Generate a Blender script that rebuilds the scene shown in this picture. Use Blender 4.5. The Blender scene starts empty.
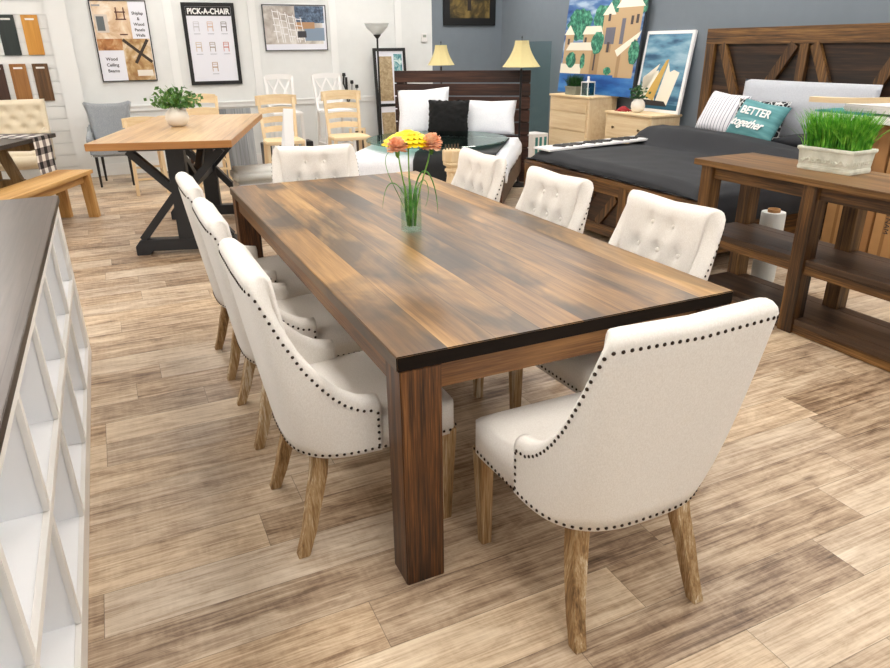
import bpy, bmesh, math, random
from mathutils import Vector, Matrix, Euler, noise
random.seed(7)
COL = bpy.context.scene.collection
PI = math.pi
R = math.radians

# ------------------------------------------------------------------ materials
def lin(c):
    o = []
    for v in c[:3]:
        v = v / 255.0
        o.append(v / 12.92 if v <= 0.04045 else ((v + 0.055) / 1.055) ** 2.4)
    return (o[0], o[1], o[2], 1.0)

class NT:
    def __init__(s, name):
        s.m = bpy.data.materials.new(name); s.m.use_nodes = True
        s.t = s.m.node_tree; s.b = s.t.nodes['Principled BSDF']
    def n(s, typ, **kw):
        x = s.t.nodes.new(typ)
        for k, v in kw.items(): setattr(x, k, v)
        return x
    def put(s, sock, v):
        if isinstance(v, bpy.types.NodeSocket): s.t.links.new(v, sock)
        elif v is not None: sock.default_value = v
    def co(s): return s.n('ShaderNodeTexCoord').outputs['Object']
    def math(s, op, a, b=None, c=None):
        x = s.n('ShaderNodeMath', operation=op)
        s.put(x.inputs[0], a)
        if b is not None: s.put(x.inputs[1], b)
        if c is not None: s.put(x.inputs[2], c)
        return x.outputs[0]
    def sep(s, v):
        x = s.n('ShaderNodeSeparateXYZ'); s.put(x.inputs[0], v); return x.outputs
    def comb(s, a, b, c):
        x = s.n('ShaderNodeCombineXYZ')
        s.put(x.inputs[0], a); s.put(x.inputs[1], b); s.put(x.inputs[2], c); return x.outputs[0]
    def vmath(s, op, a, b):
        x = s.n('ShaderNodeVectorMath', operation=op); s.put(x.inputs[0], a); s.put(x.inputs[1], b); return x.outputs[0]
    def noise(s, v, scale=1, detail=4, rough=.5, dist=0):
        x = s.n('ShaderNodeTexNoise'); s.put(x.inputs['Vector'], v)
        x.inputs['Scale'].default_value = scale; x.inputs['Detail'].default_value = detail
        x.inputs['Roughness'].default_value = rough; x.inputs['Distortion'].default_value = dist
        return x.outputs['Fac']
    def white(s, v):
        x = s.n('ShaderNodeTexWhiteNoise', noise_dimensions='3D'); s.put(x.inputs['Vector'], v); return x.outputs['Value']
    def ramp(s, f, stops):
        x = s.n('ShaderNodeValToRGB'); e = x.color_ramp.elements
        while len(e) < len(stops): e.new(0.5)
        for i, (p, c) in enumerate(stops):
            e[i].position = p; e[i].color = lin(c) if len(c) == 3 else c
        s.put(x.inputs[0], f); return x.outputs[0]
    def mix(s, f, a, b, mode='MIX'):
        x = s.n('ShaderNodeMix', data_type='RGBA', blend_type=mode)
        s.put(x.inputs[0], f); s.put(x.inputs[6], a); s.put(x.inputs[7], b); return x.outputs[2]
    def bump(s, h, strength=.3, dist=.01):
        x = s.n('ShaderNodeBump'); x.inputs['Strength'].default_value = strength
        x.inputs['Distance'].default_value = dist; s.put(x.inputs['Height'], h)
        s.t.links.new(x.outputs[0], s.b.inputs['Normal'])
    def base(s, c): s.put(s.b.inputs['Base Color'], c if isinstance(c, bpy.types.NodeSocket) else lin(c))
    def set(s, **kw):
        for k, v in kw.items(): s.b.inputs[k.replace('_', ' ')].default_value = v
        return s

def plain(name, c, rough=.6, metal=0, spec=.5, var=0.0):
    k = NT(name)
    if var:
        f = k.noise(k.co(), 9, 3)
        d = tuple(max(0, v * (1 - var)) for v in c)
        k.base(k.ramp(f, [(.3, d), (.7, c)]))
    else: k.base(c)
    k.set(Roughness=rough, Metallic=metal); k.b.inputs['Specular IOR Level'].default_value = spec
    return k.m

def wood(name, stops, axis=1, plank=None, paxis=0, rough=.5, grain=28, tonevar=.5, bump=.15, blotch=0.0, bcol=(60, 50, 42), coat=0, fine=1.0, pore=.34):
    """grain runs along axis; optional boards of width plank counted along paxis"""
    k = NT(name); co = k.co(); x = k.sep(co)
    rnd = k.n('ShaderNodeObjectInfo').outputs['Random']
    idv = 0.0
    seed = k.math('MULTIPLY', rnd, 13.0)
    if plank:
        row = k.math('FLOOR', k.math('DIVIDE', x[paxis], plank))
        idv = k.white(k.comb(row, 3.3, 1.7))
        seed = k.math('ADD', seed, k.math('MULTIPLY', idv, 31.0))
    sc = [grain * 1.5] * 3; sc[axis] = grain * .05
    v = k.comb(*[k.math('MULTIPLY_ADD', x[i], sc[i], seed) for i in range(3)])
    g = k.noise(v, 1.0, 7, .60, .25)
    sc2 = [grain * .18] * 3; sc2[axis] = grain * .035
    g2 = k.noise(k.comb(*[k.math('MULTIPLY_ADD', x[i], sc2[i], seed) for i in range(3)]), 1.0, 3, .5, .5)
    f = k.math('ADD', k.math('MULTIPLY', g, .6 * fine), k.math('MULTIPLY', g2, .4 + .6 * (1 - fine)))
    scp = [grain * 7.0] * 3; scp[axis] = grain * .22
    po = k.noise(k.comb(*[k.math('MULTIPLY_ADD', x[i], scp[i], seed) for i in range(3)]), 1.0, 3, .6, .3)
    f = k.math('ADD', f, k.math('MULTIPLY', k.math('SUBTRACT', po, .5), pore))
    if plank:
        f = k.math('ADD', f, k.math('MULTIPLY', k.math('SUBTRACT', idv, .5), tonevar))
    c = k.ramp(f, stops)
    if blotch:
        sc3 = [3.2] * 3; sc3[axis] = 1.1
        b = k.noise(k.comb(*[k.math('MULTIPLY_ADD', x[i], sc3[i], seed) for i in range(3)]), 1.0, 4, .55, .8)
        bf = k.ramp(b, [(.44, (0, 0, 0)), (.60, (255, 255, 255))])
        c = k.mix(k.math('MULTIPLY', bf, blotch), c, lin(bcol))
    if plank:
        fr = k.math('FRACT', k.math('DIVIDE', x[paxis], plank))
        e = k.math('LESS_THAN', k.math('ABSOLUTE', k.math('SUBTRACT', fr, .5)), .5 - .0012 / plank)
        c = k.mix(e, k.mix(.55, c, lin((25, 18, 12))), c)
        k.seam = e
    k.base(c); k.set(Roughness=rough)
    if coat: k.b.inputs['Coat Weight'].default_value = coat; k.b.inputs['Coat Roughness'].default_value = .25
    if bump: k.bump(g, bump, .004)
    return k.m

M = {}
# vinyl plank floor: planks run along X
def floor_mat():
    k = NT('vinyl_plank'); x = k.sep(k.co()); W, L = .186, .95
    row = k.math('FLOOR', k.math('DIVIDE', k.math('ADD', x[1], .004), W))
    off = k.white(k.comb(row, 7.1, 2.2))
    u = k.math('DIVIDE', k.math('ADD', x[0], k.math('MULTIPLY', off, 5.0)), L)
    cl = k.math('FLOOR', u)
    idv = k.white(k.comb(row, cl, 4.4)); id2 = k.white(k.comb(cl, row, 9.4))
    sd = k.math('MULTIPLY', idv, 57.0)
    g = k.noise(k.comb(k.math('MULTIPLY_ADD', x[0], 2.0, sd), k.math('MULTIPLY_ADD', x[1], 46.0, sd), sd), 1, 7, .62, .5)
    g2 = k.noise(k.comb(k.math('MULTIPLY_ADD', x[0], 2.2, sd), k.math('MULTIPLY_ADD', x[1], 7.5, sd), sd), 1, 5, .6, 1.0)
    g3 = k.noise(k.comb(k.math('MULTIPLY_ADD', x[0], 5.0, sd), k.math('MULTIPLY_ADD', x[1], 190.0, sd), sd), 1, 3, .6, .6)
    saw = k.noise(k.comb(k.math('MULTIPLY', x[0], 70.0), k.math('MULTIPLY', x[1], 6.0), sd), 1, 2, .5)
    cl2 = k.noise(k.comb(k.math('MULTIPLY_ADD', x[0], 7.0, sd), k.math('MULTIPLY_ADD', x[1], 16.0, sd), sd), 1, 6, .7, .8)
    f = k.math('ADD', k.math('MULTIPLY', g, .42), k.math('ADD', k.math('MULTIPLY', g2, .26), k.math('MULTIPLY', cl2, .32)))
    f = k.math('ADD', f, k.math('MULTIPLY', k.math('SUBTRACT', idv, .5), .13))
    f = k.math('ADD', f, k.math('MULTIPLY', k.math('SUBTRACT', g3, .5), .26))
    f = k.math('ADD', f, k.math('MULTIPLY', k.math('SUBTRACT', saw, .5), .06))
    warm = k.ramp(f, [(.28, (84, 63, 47)), (.39, (142, 115, 89)), (.48, (188, 162, 132)), (.57, (216, 194, 164)), (.70, (238, 222, 196))])
    grey = k.ramp(f, [(.28, (80, 64, 53)), (.39, (134, 113, 95)), (.48, (178, 157, 134)), (.57, (204, 187, 165)), (.70, (226, 213, 194))])
    c = k.mix(id2, warm, grey)
    kn = k.n('ShaderNodeTexVoronoi'); kn.inputs['Scale'].default_value = 1.0
    k.put(kn.inputs['Vector'], k.comb(k.math('MULTIPLY_ADD', x[0], 2.1, sd), k.math('MULTIPLY_ADD', x[1], 6.0, sd), 0.0))
    kf = k.ramp(kn.outputs['Distance'], [(.035, (255, 255, 255)), (.10, (0, 0, 0))])
    c = k.mix(k.math('MULTIPLY', kf, .6), c, lin((88, 62, 42)))
    fy = k.math('FRACT', k.math('DIVIDE', k.math('ADD', x[1], .004), W)); fx = k.math('FRACT', u)
    ey = k.math('GREATER_THAN', k.math('ABSOLUTE', k.math('SUBTRACT', fy, .5)), .5 - .0011 / W)
    ex = k.math('GREATER_THAN', k.math('ABSOLUTE', k.math('SUBTRACT', fx, .5)), .5 - .0011 / L)
    e = k.math('MAXIMUM', ex, ey)
    c = k.mix(k.math('MULTIPLY', e, .55), c, lin((50, 38, 30)))
    k.base(c); k.set(Roughness=.42)
    k.b.inputs['Specular IOR Level'].default_value = .4
    k.bump(k.math('SUBTRACT', g, k.math('MULTIPLY', e, .6)), .12, .003)
    return k.m
M['floor'] = floor_mat()

def fabric(name, c, c2=None, weave=900, bump=.25, rough=.9, sheen=.25):
    k = NT(name); co = k.co()
    f = k.noise(co, weave * .25, 2, .6); g = k.noise(k.vmath('MULTIPLY', co, (1.0, 1.0, .25)), weave * .5, 2)
    c2 = c2 or tuple(v * .93 for v in c)
    m = k.math('ADD', k.math('MULTIPLY', f, .5), k.math('MULTIPLY', g, .5))
    k.base(k.ramp(m, [(.38, c2), (.62, c)]))
    k.set(Roughness=rough); k.b.inputs['Sheen Weight'].default_value = sheen
    k.bump(m, bump, .002); return k.m
M['linen'] = fabric('linen_cream', (244, 240, 234), (232, 227, 219))
M['tuft'] = fabric('linen_tufted', (226, 214, 190), (214, 200, 174))
M['greyfab'] = fabric('grey_tweed', (160, 165, 170), (132, 138, 144), 500)
M['greycush'] = fabric('grey_cushion', (232, 234, 230), (220, 222, 218), 700)
M['white_cotton'] = fabric('white_cotton', (236, 238, 243), (224, 227, 234), 300, .4)
M['charcoal'] = fabric('charcoal_cotton', (26, 29, 36), (19, 22, 28), 500, .3, .8, .03)
M['black_cotton'] = fabric('black_cotton', (26, 28, 32), (18, 19, 22), 400, .3, .9, .1)
M['black_fur'] = fabric('black_fur', (16, 16, 17), (8, 8, 9), 200, .6, .95, .0)

M['table_top'] = wood('dining_top', [(.26, (70, 48, 29)), (.41, (118, 86, 50)), (.53, (156, 117, 68)), (.68, (192, 152, 96))],
    axis=1, plank=.1474, paxis=0, rough=.34, grain=24, tonevar=.22, bump=.10, blotch=.82, bcol=(46, 41, 38), pore=.22, fine=.75)
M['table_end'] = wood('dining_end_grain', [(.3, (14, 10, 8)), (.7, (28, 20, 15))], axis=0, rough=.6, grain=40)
M['table_leg'] = wood('dining_leg', [(.34, (24, 14, 8)), (.45, (62, 36, 17)), (.56, (98, 60, 28)), (.70, (140, 94, 50))], axis=2, rough=.42, grain=30, bump=.25, pore=.5)
M['table_apron'] = wood('dining_apron', [(.34, (52, 31, 15)), (.5, (108, 70, 34)), (.68, (150, 106, 58))], axis=0, rough=.42, grain=30)
M['chair_leg'] = wood('weathered_oak', [(.32, (100, 74, 45)), (.45, (152, 118, 76)), (.55, (184, 156, 116)), (.64, (218, 206, 184))], axis=2, rough=.6, grain=34, bump=.2, pore=.4)
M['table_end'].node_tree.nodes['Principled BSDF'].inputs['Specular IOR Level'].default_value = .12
M['nail'] = plain('bronze_nail', (58, 46, 38), .35, .8)
for nm, ax in (('stain', 1), ('stain_x', 0), ('stain_z', 2)):
    M[nm] = wood('stained_pine_' + 'yxz'[(1, 0, 2).index(ax)], [(.34, (30, 18, 8)), (.45, (70, 45, 21)), (.55, (108, 75, 37)), (.70, (152, 112, 62))], axis=ax, rough=.45, grain=20, bump=.2, pore=.4)
M['console_top'] = wood('console_top_wood', [(.30, (52, 34, 17)), (.44, (98, 68, 35)), (.56, (134, 98, 54)), (.72, (168, 128, 78))], axis=1, plank=.155, paxis=0, rough=.4, grain=20, tonevar=.2)
M['console_shelf'] = wood('console_shelf_wood', [(.34, (42, 29, 21)), (.5, (74, 55, 41)), (.68, (102, 79, 60))], axis=1, rough=.4, grain=20)
M['dark_board'] = wood('headboard_dark', [(.34, (18, 10, 6)), (.5, (46, 28, 15)), (.68, (84, 54, 32))], axis=1, plank=.14, paxis=2, rough=.5, grain=22, tonevar=.15)
M['dark_board_x'] = wood('headboard_dark_x', [(.34, (26, 13, 9)), (.5, (56, 31, 21)), (.68, (90, 56, 40))], axis=0, rough=.5, grain=22)
for nm, ax in (('pale', 1), ('pale_x', 0), ('pale_z', 2)):
    M[nm] = wood('unfinished_pine_' + 'yxz'[(1, 0, 2).index(ax)], [(.3, (214, 184, 140)), (.5, (230, 206, 166)), (.72, (242, 224, 190))], axis=ax, rough=.6, grain=18, bump=.08)
M['oak_top'] = wood('honey_oak_top', [(.28, (166, 130, 88)), (.45, (200, 164, 118)), (.6, (218, 188, 144)), (.78, (230, 204, 164))], axis=1, plank=.14, paxis=0, rough=.28, grain=18, tonevar=.25, bump=.06)
M['oak_edge'] = wood('honey_oak_edge', [(.3, (156, 104, 54)), (.6, (184, 130, 74)), (.8, (198, 148, 92))], axis=0, rough=.4, grain=20)
for nm, ax in (('bench', 1), ('bench_z', 2)):
    M[nm] = wood('golden_pine_' + 'yz'[ax == 2], [(.3, (176, 124, 62)), (.5, (206, 160, 96)), (.72, (226, 188, 128))], axis=ax, plank=.13 if ax == 1 else None, rough=.45, grain=16, tonevar=.15)
M['aged'] = wood('aged_brown', [(.3, (110, 84, 50)), (.55, (150, 120, 78)), (.75, (176, 146, 104))], axis=2, rough=.6, grain=20)
M['black_top'] = wood('espresso_top', [(.3, (30, 24, 22)), (.7, (52, 42, 38))], axis=1, rough=.3, grain=20)
M['counter_top'] = wood('counter_top', [(.3, (62, 52, 47)), (.5, (80, 69, 63)), (.72, (98, 86, 79))], axis=1, plank=.2, paxis=0, rough=.3, grain=22, tonevar=.15)
M['counter_edge'] = wood('counter_edge', [(.3, (28, 21, 17)), (.7, (46, 36, 29))], axis=1, rough=.4, grain=22)
M['grey_wood'] = wood('grey_barnwood', [(.3, (112, 118, 124)), (.5, (146, 152, 158)), (.72, (178, 184, 190))], axis=2, plank=.1, paxis=0, rough=.6, grain=18, tonevar=.3)
M['black_paint'] = plain('black_paint', (38, 41, 46), .45, var=.15)
M['black'] = plain('black_satin', (18, 18, 19), .4)
M['white_paint'] = plain('white_paint', (236, 236, 236), .4)
M['white_lam'] = plain('white_laminate', (250, 251, 253), .35)
M['shelf_edge'] = plain('shelf_edge_white', (238, 236, 232), .4)
M['wall_white'] = plain('wall_white', (226, 229, 229), .55, var=.015)
M['trim_white'] = plain('trim_white', (234, 236, 236), .4)
M['wall_grey'] = plain('wall_grey_blue', (116, 126, 136), .8, var=.02)
M['ceiling'] = plain('ceiling_white', (225, 225, 222), .9)
M['shade'] = plain('lamp_shade_cream', (214, 200, 146), .8)
M['ceramic'] = plain('white_ceramic', (238, 232, 222), .35)
M['stone'] = None
def stone():
    k = NT('pale_stone'); co = k.co()
    f = k.noise(co, 14, 6, .6); k.base(k.ramp(f, [(.35, (206, 208, 192)), (.55, (226, 228, 214)), (.75, (238, 239, 230))])); k.set(Roughness=.85)
    k.bump(k.noise(co, 60, 4), .3, .004); return k.m
M['stone'] = stone()
M['grass'] = None
def leafmat(name, a, b, c):
    k = NT(name); f = k.noise(k.co(), 30, 3, .5)
    k.base(k.ramp(f, [(.3, a), (.5, b), (.7, c)])); k.set(Roughness=.5)
    k.b.inputs['Subsurface Weight'].default_value = 0
    return k.m
M['grass'] = leafmat('grass_blades', (44, 120, 24), (92, 172, 44), (160, 214, 84))
M['dark_grass'] = leafmat('dark_grass_blades', (14, 48, 16), (26, 72, 26), (48, 100, 40))
M['leaf'] = leafmat('leaf_green', (38, 84, 30), (70, 120, 48), (116, 156, 84))
M['leaf_dark'] = leafmat('leaf_dark', (22, 58, 34), (36, 84, 48), (60, 108, 66))
M['stem'] = leafmat('stem_green', (70, 124, 40), (110, 164, 62), (150, 196, 96))
M['blade'] = leafmat('long_leaf_green', (44, 104, 34), (76, 146, 52), (118, 182, 76))
M['yellow'] = leafmat('petal_yellow', (248, 206, 0), (254, 224, 6), (255, 236, 40))
M['coral'] = leafmat('petal_coral', (255, 172, 128), (255, 198, 158), (255, 224, 194))
M['cardboard'] = plain('cardboard', (190, 144, 92), .75, var=.06)
M['cardboard2'] = plain('cardboard_dark', (168, 122, 74), .75, var=.06)
M['plastic_wrap'] = plain('stretch_wrap', (240, 243, 241), .3, var=.03)
M['teal'] = None
def tealpillow():
    k = NT('teal_weathered'); x = k.sep(k.co())
    f = k.noise(k.comb(k.math('MULTIPLY', x[0], 3.0), k.math('MULTIPLY', x[1], 22.0), 0.0), 1, 5)
    k.base(k.ramp(f, [(.3, (66, 122, 128)), (.55, (96, 152, 156)), (.75, (134, 180, 180))])); k.set(Roughness=.85); return k.m
M['teal'] = tealpillow()
def stripes():
    k = NT('striped_cotton'); x = k.sep(k.co())
    s = k.math('GREATER_THAN', k.math('FRACT', k.math('MULTIPLY', x[0], 26.0)), .84)
    k.base(k.mix(s, lin((228, 228, 234)), lin((112, 116, 136)))); k.set(Roughness=.9); return k.m
M['stripes'] = stripes()
def check():
    k = NT('buffalo_check'); x = k.sep(k.co())
    a = k.math('GREATER_THAN', k.math('FRACT', k.math('MULTIPLY', x[0], 10.5)), .5)
    b = k.math('GREATER_THAN', k.math('FRACT', k.math('MULTIPLY', x[1], 8.0)), .5)
    s = k.math('MULTIPLY', k.math('ADD', a, b), .5)
    k.base(k.ramp(s, [(.0, (232, 230, 226)), (.5, (128, 124, 124)), (1.0, (24, 22, 24))])); k.set(Roughness=.9); return k.m
M['check'] = check()
def glass(name, tint, rough=0.0, refl=.06, thin=True):
    k = NT(name)
    if not thin:
        k.base(tint); k.set(Roughness=rough); k.b.inputs['Transmission Weight'].default_value = .7; return k.m
    tr = k.n('ShaderNodeBsdfTransparent'); tr.inputs[0].default_value = lin(tint)
    gl = k.n('ShaderNodeBsdfGlossy'); gl.inputs['Roughness'].default_value = rough + .003; gl.inputs[0].default_value = (.9, .95, .93, 1)
    fr = k.n('ShaderNodeLayerWeight'); fr.inputs[0].default_value = .5
    mx = k.n('ShaderNodeMixShader'); f = k.math('MULTIPLY_ADD', k.math('POWER', fr.outputs['Facing'], 4.0), .5, refl)
    k.put(mx.inputs[0], f); k.t.links.new(tr.outputs[0], mx.inputs[1]); k.t.links.new(gl.outputs[0], mx.inputs[2])
    k.t.links.new(mx.outputs[0], k.t.nodes['Material Output'].inputs[0]); return k.m
M['glass'] = glass('clear_glass', (242, 250, 245), refl=.03)
M['green_glass'] = glass('green_glass', (184, 208, 202), refl=.08)
M['wall_glass'] = glass('wall_glass', (234, 242, 241), refl=.02)
M['frost'] = glass('frosted_glass', (240, 242, 240), .5, thin=False)
M['water'] = glass('water', (240, 252, 246))
M['paper'] = plain('paper_white', (228, 230, 240), .6)
M['ink'] = plain('ink_dark', (40, 40, 48), .6)
M['red'] = plain('red_cloth', (150, 30, 36), .8)
M['silver'] = plain('mirror_silver', (200, 204, 206), .15, .9)
M['knob'] = plain('brass_knob', (120, 96, 64), .35, .8)
def emis(name, c, s):
    k = NT(name); k.base(c); k.b.inputs['Emission Color'].default_value = lin(c); k.b.inputs['Emission Strength'].default_value = s
    return k.m
_pc = {}
def col(c, rough=.6):
    if (c, rough) not in _pc: _pc[(c, rough)] = plain('paint_%d_%d_%d' % c, c, rough)
    return _pc[(c, rough)]

# ------------------------------------------------------------------ geometry
class MB:
    def __init__(s): s.v = []; s.f = []; s.mi = []
    def add(s, vs, fs, mi=0, mat=None):
        o = len(s.v)
        s.v += [tuple(mat @ Vector(v)) if mat else tuple(v) for v in vs]
        s.f += [tuple(i + o for i in f) for f in fs]; s.mi += [mi] * len(fs)
        return s
    def box(s, c, d, rot=None, mi=0):
        x, y, z = [v / 2 for v in d]
        vs = [(a * x, b * y, e * z) for e in (-1, 1) for b in (-1, 1) for a in (-1, 1)]
        fs = [(0, 2, 3, 1), (4, 5, 7, 6), (0, 1, 5, 4), (2, 6, 7, 3), (0, 4, 6, 2), (1, 3, 7, 5)]
        m = Matrix.Translation(c)
        if rot: m = m @ Euler(rot).to_matrix().to_4x4()
        return s.add(vs, fs, mi, m)
    def bx(s, x0, x1, y0, y1, z0, z1, mi=0):
        return s.box(((x0 + x1) / 2, (y0 + y1) / 2, (z0 + z1) / 2), (x1 - x0, y1 - y0, z1 - z0), None, mi)
    def bar(s, a, b, w, d, up=(0, 0, 1), mi=0, w2=None, d2=None):
        a = Vector(a); b = Vector(b); t = (b - a).normalized(); u = Vector(up)
        r = t.cross(u)
        if r.length < 1e-4: r = t.cross(Vector((0, 1, 0)))
        r.normalize(); q = r.cross(t); w2 = w2 or w; d2 = d2 or d; vs = []
        for p, ww, dd in ((a, w, d), (b, w2, d2)):
            for sx, sy in ((-1, -1), (1, -1), (1, 1), (-1, 1)): vs.append(p + r * sx * ww / 2 + q * sy * dd / 2)
        return s.add(vs, [(3, 2, 1, 0), (4, 5, 6, 7), (0, 1, 5, 4), (1, 2, 6, 5), (2, 3, 7, 6), (3, 0, 4, 7)], mi)
    def tube(s, pts, r, seg=8, mi=0, flat=1.0):
        pts = [Vector(p) for p in pts]; n = len(pts)
        rr = r if isinstance(r, (list, tuple)) else [r] * n
        up = Vector((0, 0, 1)); vs = []; fs = []
        prev = None
        for i, p in enumerate(pts):
            t = (pts[min(i + 1, n - 1)] - pts[max(i - 1, 0)]).normalized()
            a = prev if prev is not None else (Vector((1, 0, 0)) if abs(t.x) < .9 else Vector((0, 1, 0)))
            a = (a - t * a.dot(t)).normalized(); prev = a; b = t.cross(a)
            for k in range(seg):
                q = 2 * PI * k / seg
                vs.append(p + a * math.cos(q) * rr[i] + b * math.sin(q) * rr[i] * flat)
        for i in range(n - 1):
            for k in range(seg):
                k2 = (k + 1) % seg
                fs.append((i * seg + k, i * seg + k2, (i + 1) * seg + k2, (i + 1) * seg + k))
        fs.append(tuple(range(seg))[::-1]); fs.append(tuple((n - 1) * seg + k for k in range(seg)))
        return s.add(vs, fs, mi)
    def lathe(s, prof, c=(0, 0, 0), seg=24, mi=0, rot=None, sq=1.0):
        vs = []; fs = []; n = len(prof)
        for r, z in prof:
            for k in range(seg):
                q = 2 * PI * k / seg; vs.append((r * math.cos(q), r * math.sin(q) * sq, z))
        for i in range(n - 1):
            for k in range(seg):
                k2 = (k + 1) % seg
                fs.append((i * seg + k, i * seg + k2, (i + 1) * seg + k2, (i + 1) * seg + k))
        if prof[0][0] > 1e-5: fs.append(tuple(range(seg))[::-1])
        if prof[-1][0] > 1e-5: fs.append(tuple((n - 1) * seg + k for k in range(seg)))
        m = Matrix.Translation(c)
        if rot: m = m @ Euler(rot).to_matrix().to_4x4()
        return s.add(vs, fs, mi, m)
    def grid(s, fn, nu, nv, mi=0, close=False):
        vs = [fn(i / nu, j / nv) for j in range(nv + 1) for i in range(nu + 1)]
        fs = [(j * (nu + 1) + i, j * (nu + 1) + i + 1, (j + 1) * (nu + 1) + i + 1, (j + 1) * (nu + 1) + i) for j in range(nv) for i in range(nu)]
        return s.add(vs, fs, mi)
    def prism(s, poly, h0, h1, axis='z', mi=0):
        """polygon (a,b) extruded: axis z -> (a,b,h); y -> (a,h,b); x -> (h,a,b)"""
        n = len(poly)
        def P(a, b, h): return {'z': (a, b, h), 'y': (a, h, b), 'x': (h, a, b)}[axis]
        vs = [P(a, b, h0) for a, b in poly] + [P(a, b, h1) for a, b in poly]
        fs = [tuple(range(n))[::-1], tuple(range(n, 2 * n))] + [(i, (i + 1) % n, n + (i + 1) % n, n + i) for i in range(n)]
        return s.add(vs, fs, mi)
    def build(s, name, mats, parent=None, loc=None, rot=None, smooth=False, bevel=0, seg=2, sub=0, solid=0, auto=True):
        me = bpy.data.meshes.new(name); me.from_pydata(s.v, [], s.f)
        mats = mats if isinstance(mats, (list, tuple)) else [mats]
        for m in mats: me.materials.append(M[m] if isinstance(m, str) else m)
        for p, i in zip(me.polygons, s.mi): p.material_index = i
        bm = bmesh.new(); bm.from_mesh(me)
        bmesh.ops.remove_doubles(bm, verts=bm.verts, dist=1e-6)
        bmesh.ops.recalc_face_normals(bm, faces=bm.faces)
        if bevel:
            es = [e for e in bm.edges if len(e.link_faces) == 2 and e.calc_face_angle(0) > .6]
            bmesh.ops.bevel(bm, geom=es, offset=bevel, segments=seg, affect='EDGES', clamp_overlap=True)
        if smooth:
            for f in bm.faces: f.smooth = True
        bm.to_mesh(me); bm.free(); me.update()
        o = bpy.data.objects.new(name, me); COL.objects.link(o)
        if parent: o.parent = parent
        if loc: o.location = loc
        if rot: o.rotation_euler = rot
        if solid:
            md = o.modifiers.new('solid', 'SOLIDIFY'); md.thickness = solid; md.offset = 0
        if sub:
            md = o.modifiers.new('sub', 'SUBSURF'); md.levels = sub; md.render_levels = sub
        return o

def tag(o, label, cat, group=None):
    o['label'] = label; o['category'] = cat
    if group: o['group'] = group
    return o
def thing(name, label, cat, loc=(0, 0, 0), rz=0, group=None):
    o = bpy.data.objects.new(name, None); COL.objects.link(o)
    o.empty_display_size = .1; o.location = loc; o.rotation_euler = (0, 0, rz)
    return tag(o, label, cat, group)
def struct(o): o['kind'] = 'structure'; return o
def copy_tree(o, parent=None):
    c = o.copy(); COL.objects.link(c)
    if parent: c.parent = parent
    for ch in list(o.children): copy_tree(ch, c)
    return c
def dup(o, label, loc, rz, group=None):
    c = copy_tree(o); c.location = loc; c.rotation_euler = (0, 0, rz); c['label'] = label
    if group: c['group'] = group
    return c
def text(name, body, size, mat, parent, loc, rot, ext=.0008, align='CENTER', shear=0, sx=1.0, bold=0):
    cu = bpy.data.curves.new(name, 'FONT'); cu.body = body; cu.size = size; cu.extrude = ext
    cu.align_x = align; cu.align_y = 'CENTER'; cu.shear = shear; cu.offset = bold
    t = bpy.data.objects.new(name + '_tmp', cu); COL.objects.link(t)
    bpy.context.view_layer.update()
    me = bpy.data.meshes.new_from_object(t.evaluated_get(bpy.context.evaluated_depsgraph_get()))
    bpy.data.objects.remove(t); bpy.data.curves.remove(cu)
    me.materials.clear(); me.materials.append(M[mat] if isinstance(mat, str) else mat)
    o = bpy.data.objects.new(name, me); COL.objects.link(o)
    o.parent = parent; o.location = loc; o.rotation_euler = rot; o.scale = (sx, 1, 1)
    return o
def interp(x, pts):
    for (a, b), (c, d) in zip(pts, pts[1:]):
        if x <= c:
            t = (x - a) / (c - a) if c > a else 0; t = max(0, t); return b + (d - b) * t
    return pts[-1][1]
def smoothstep(t): t = max(0, min(1, t)); return t * t * (3 - 2 * t)

# ------------------------------------------------------------------ room
XL, XR, YF, YB, H = -3.6, 5.10, -3.6, 8.5, 3.0
struct(MB().bx(XL, XR, YF, YB, -.05, 0).build('floor', 'floor'))
struct(MB().bx(XL - .1, 3.93, YB, YB + .1, 0, H, 0).bx(3.93, XR + .1, YB, YB + .1, 0, H, 1).build('wall_back', ['wall_white', 'wall_grey']))
struct(MB().bx(XR, XR + .1, YF, YB, 0, H).build('wall_right', 'wall_grey'))
struct(MB().bx(XL - .1, XL, YF, YB, 0, H).build('wall_left', 'wall_white'))
# front wall with two shop windows behind the camera
w = MB().bx(XL, XR, YF - .1, YF, 0, .5).bx(XL, XR, YF - .1, YF, 2.6, H)
for a, b in ((XL, -3.0), (.4, 1.0), (4.4, XR)): w.bx(a, b, YF - .1, YF, .5, 2.6)
struct(w.build('wall_front', 'wall_white'))
for i, (a, b) in enumerate(((-3.0, .4), (1.0, 4.4))):
    f = MB()
    for (x0, x1, z0, z1) in ((a, a + .05, .5, 2.6), (b - .05, b, .5, 2.6), (a, b, .5, .55), (a, b, 2.55, 2.6), ((a + b) / 2 - .025, (a + b) / 2 + .025, .5, 2.6)):
        f.bx(x0, x1, YF - .08, YF - .02, z0, z1)
    struct(f.build('window_%d' % (i + 1), 'white_paint'))
struct(MB().bx(XL, XR, YF, YB, H, H + .05).build('ceiling', 'ceiling'))
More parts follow.
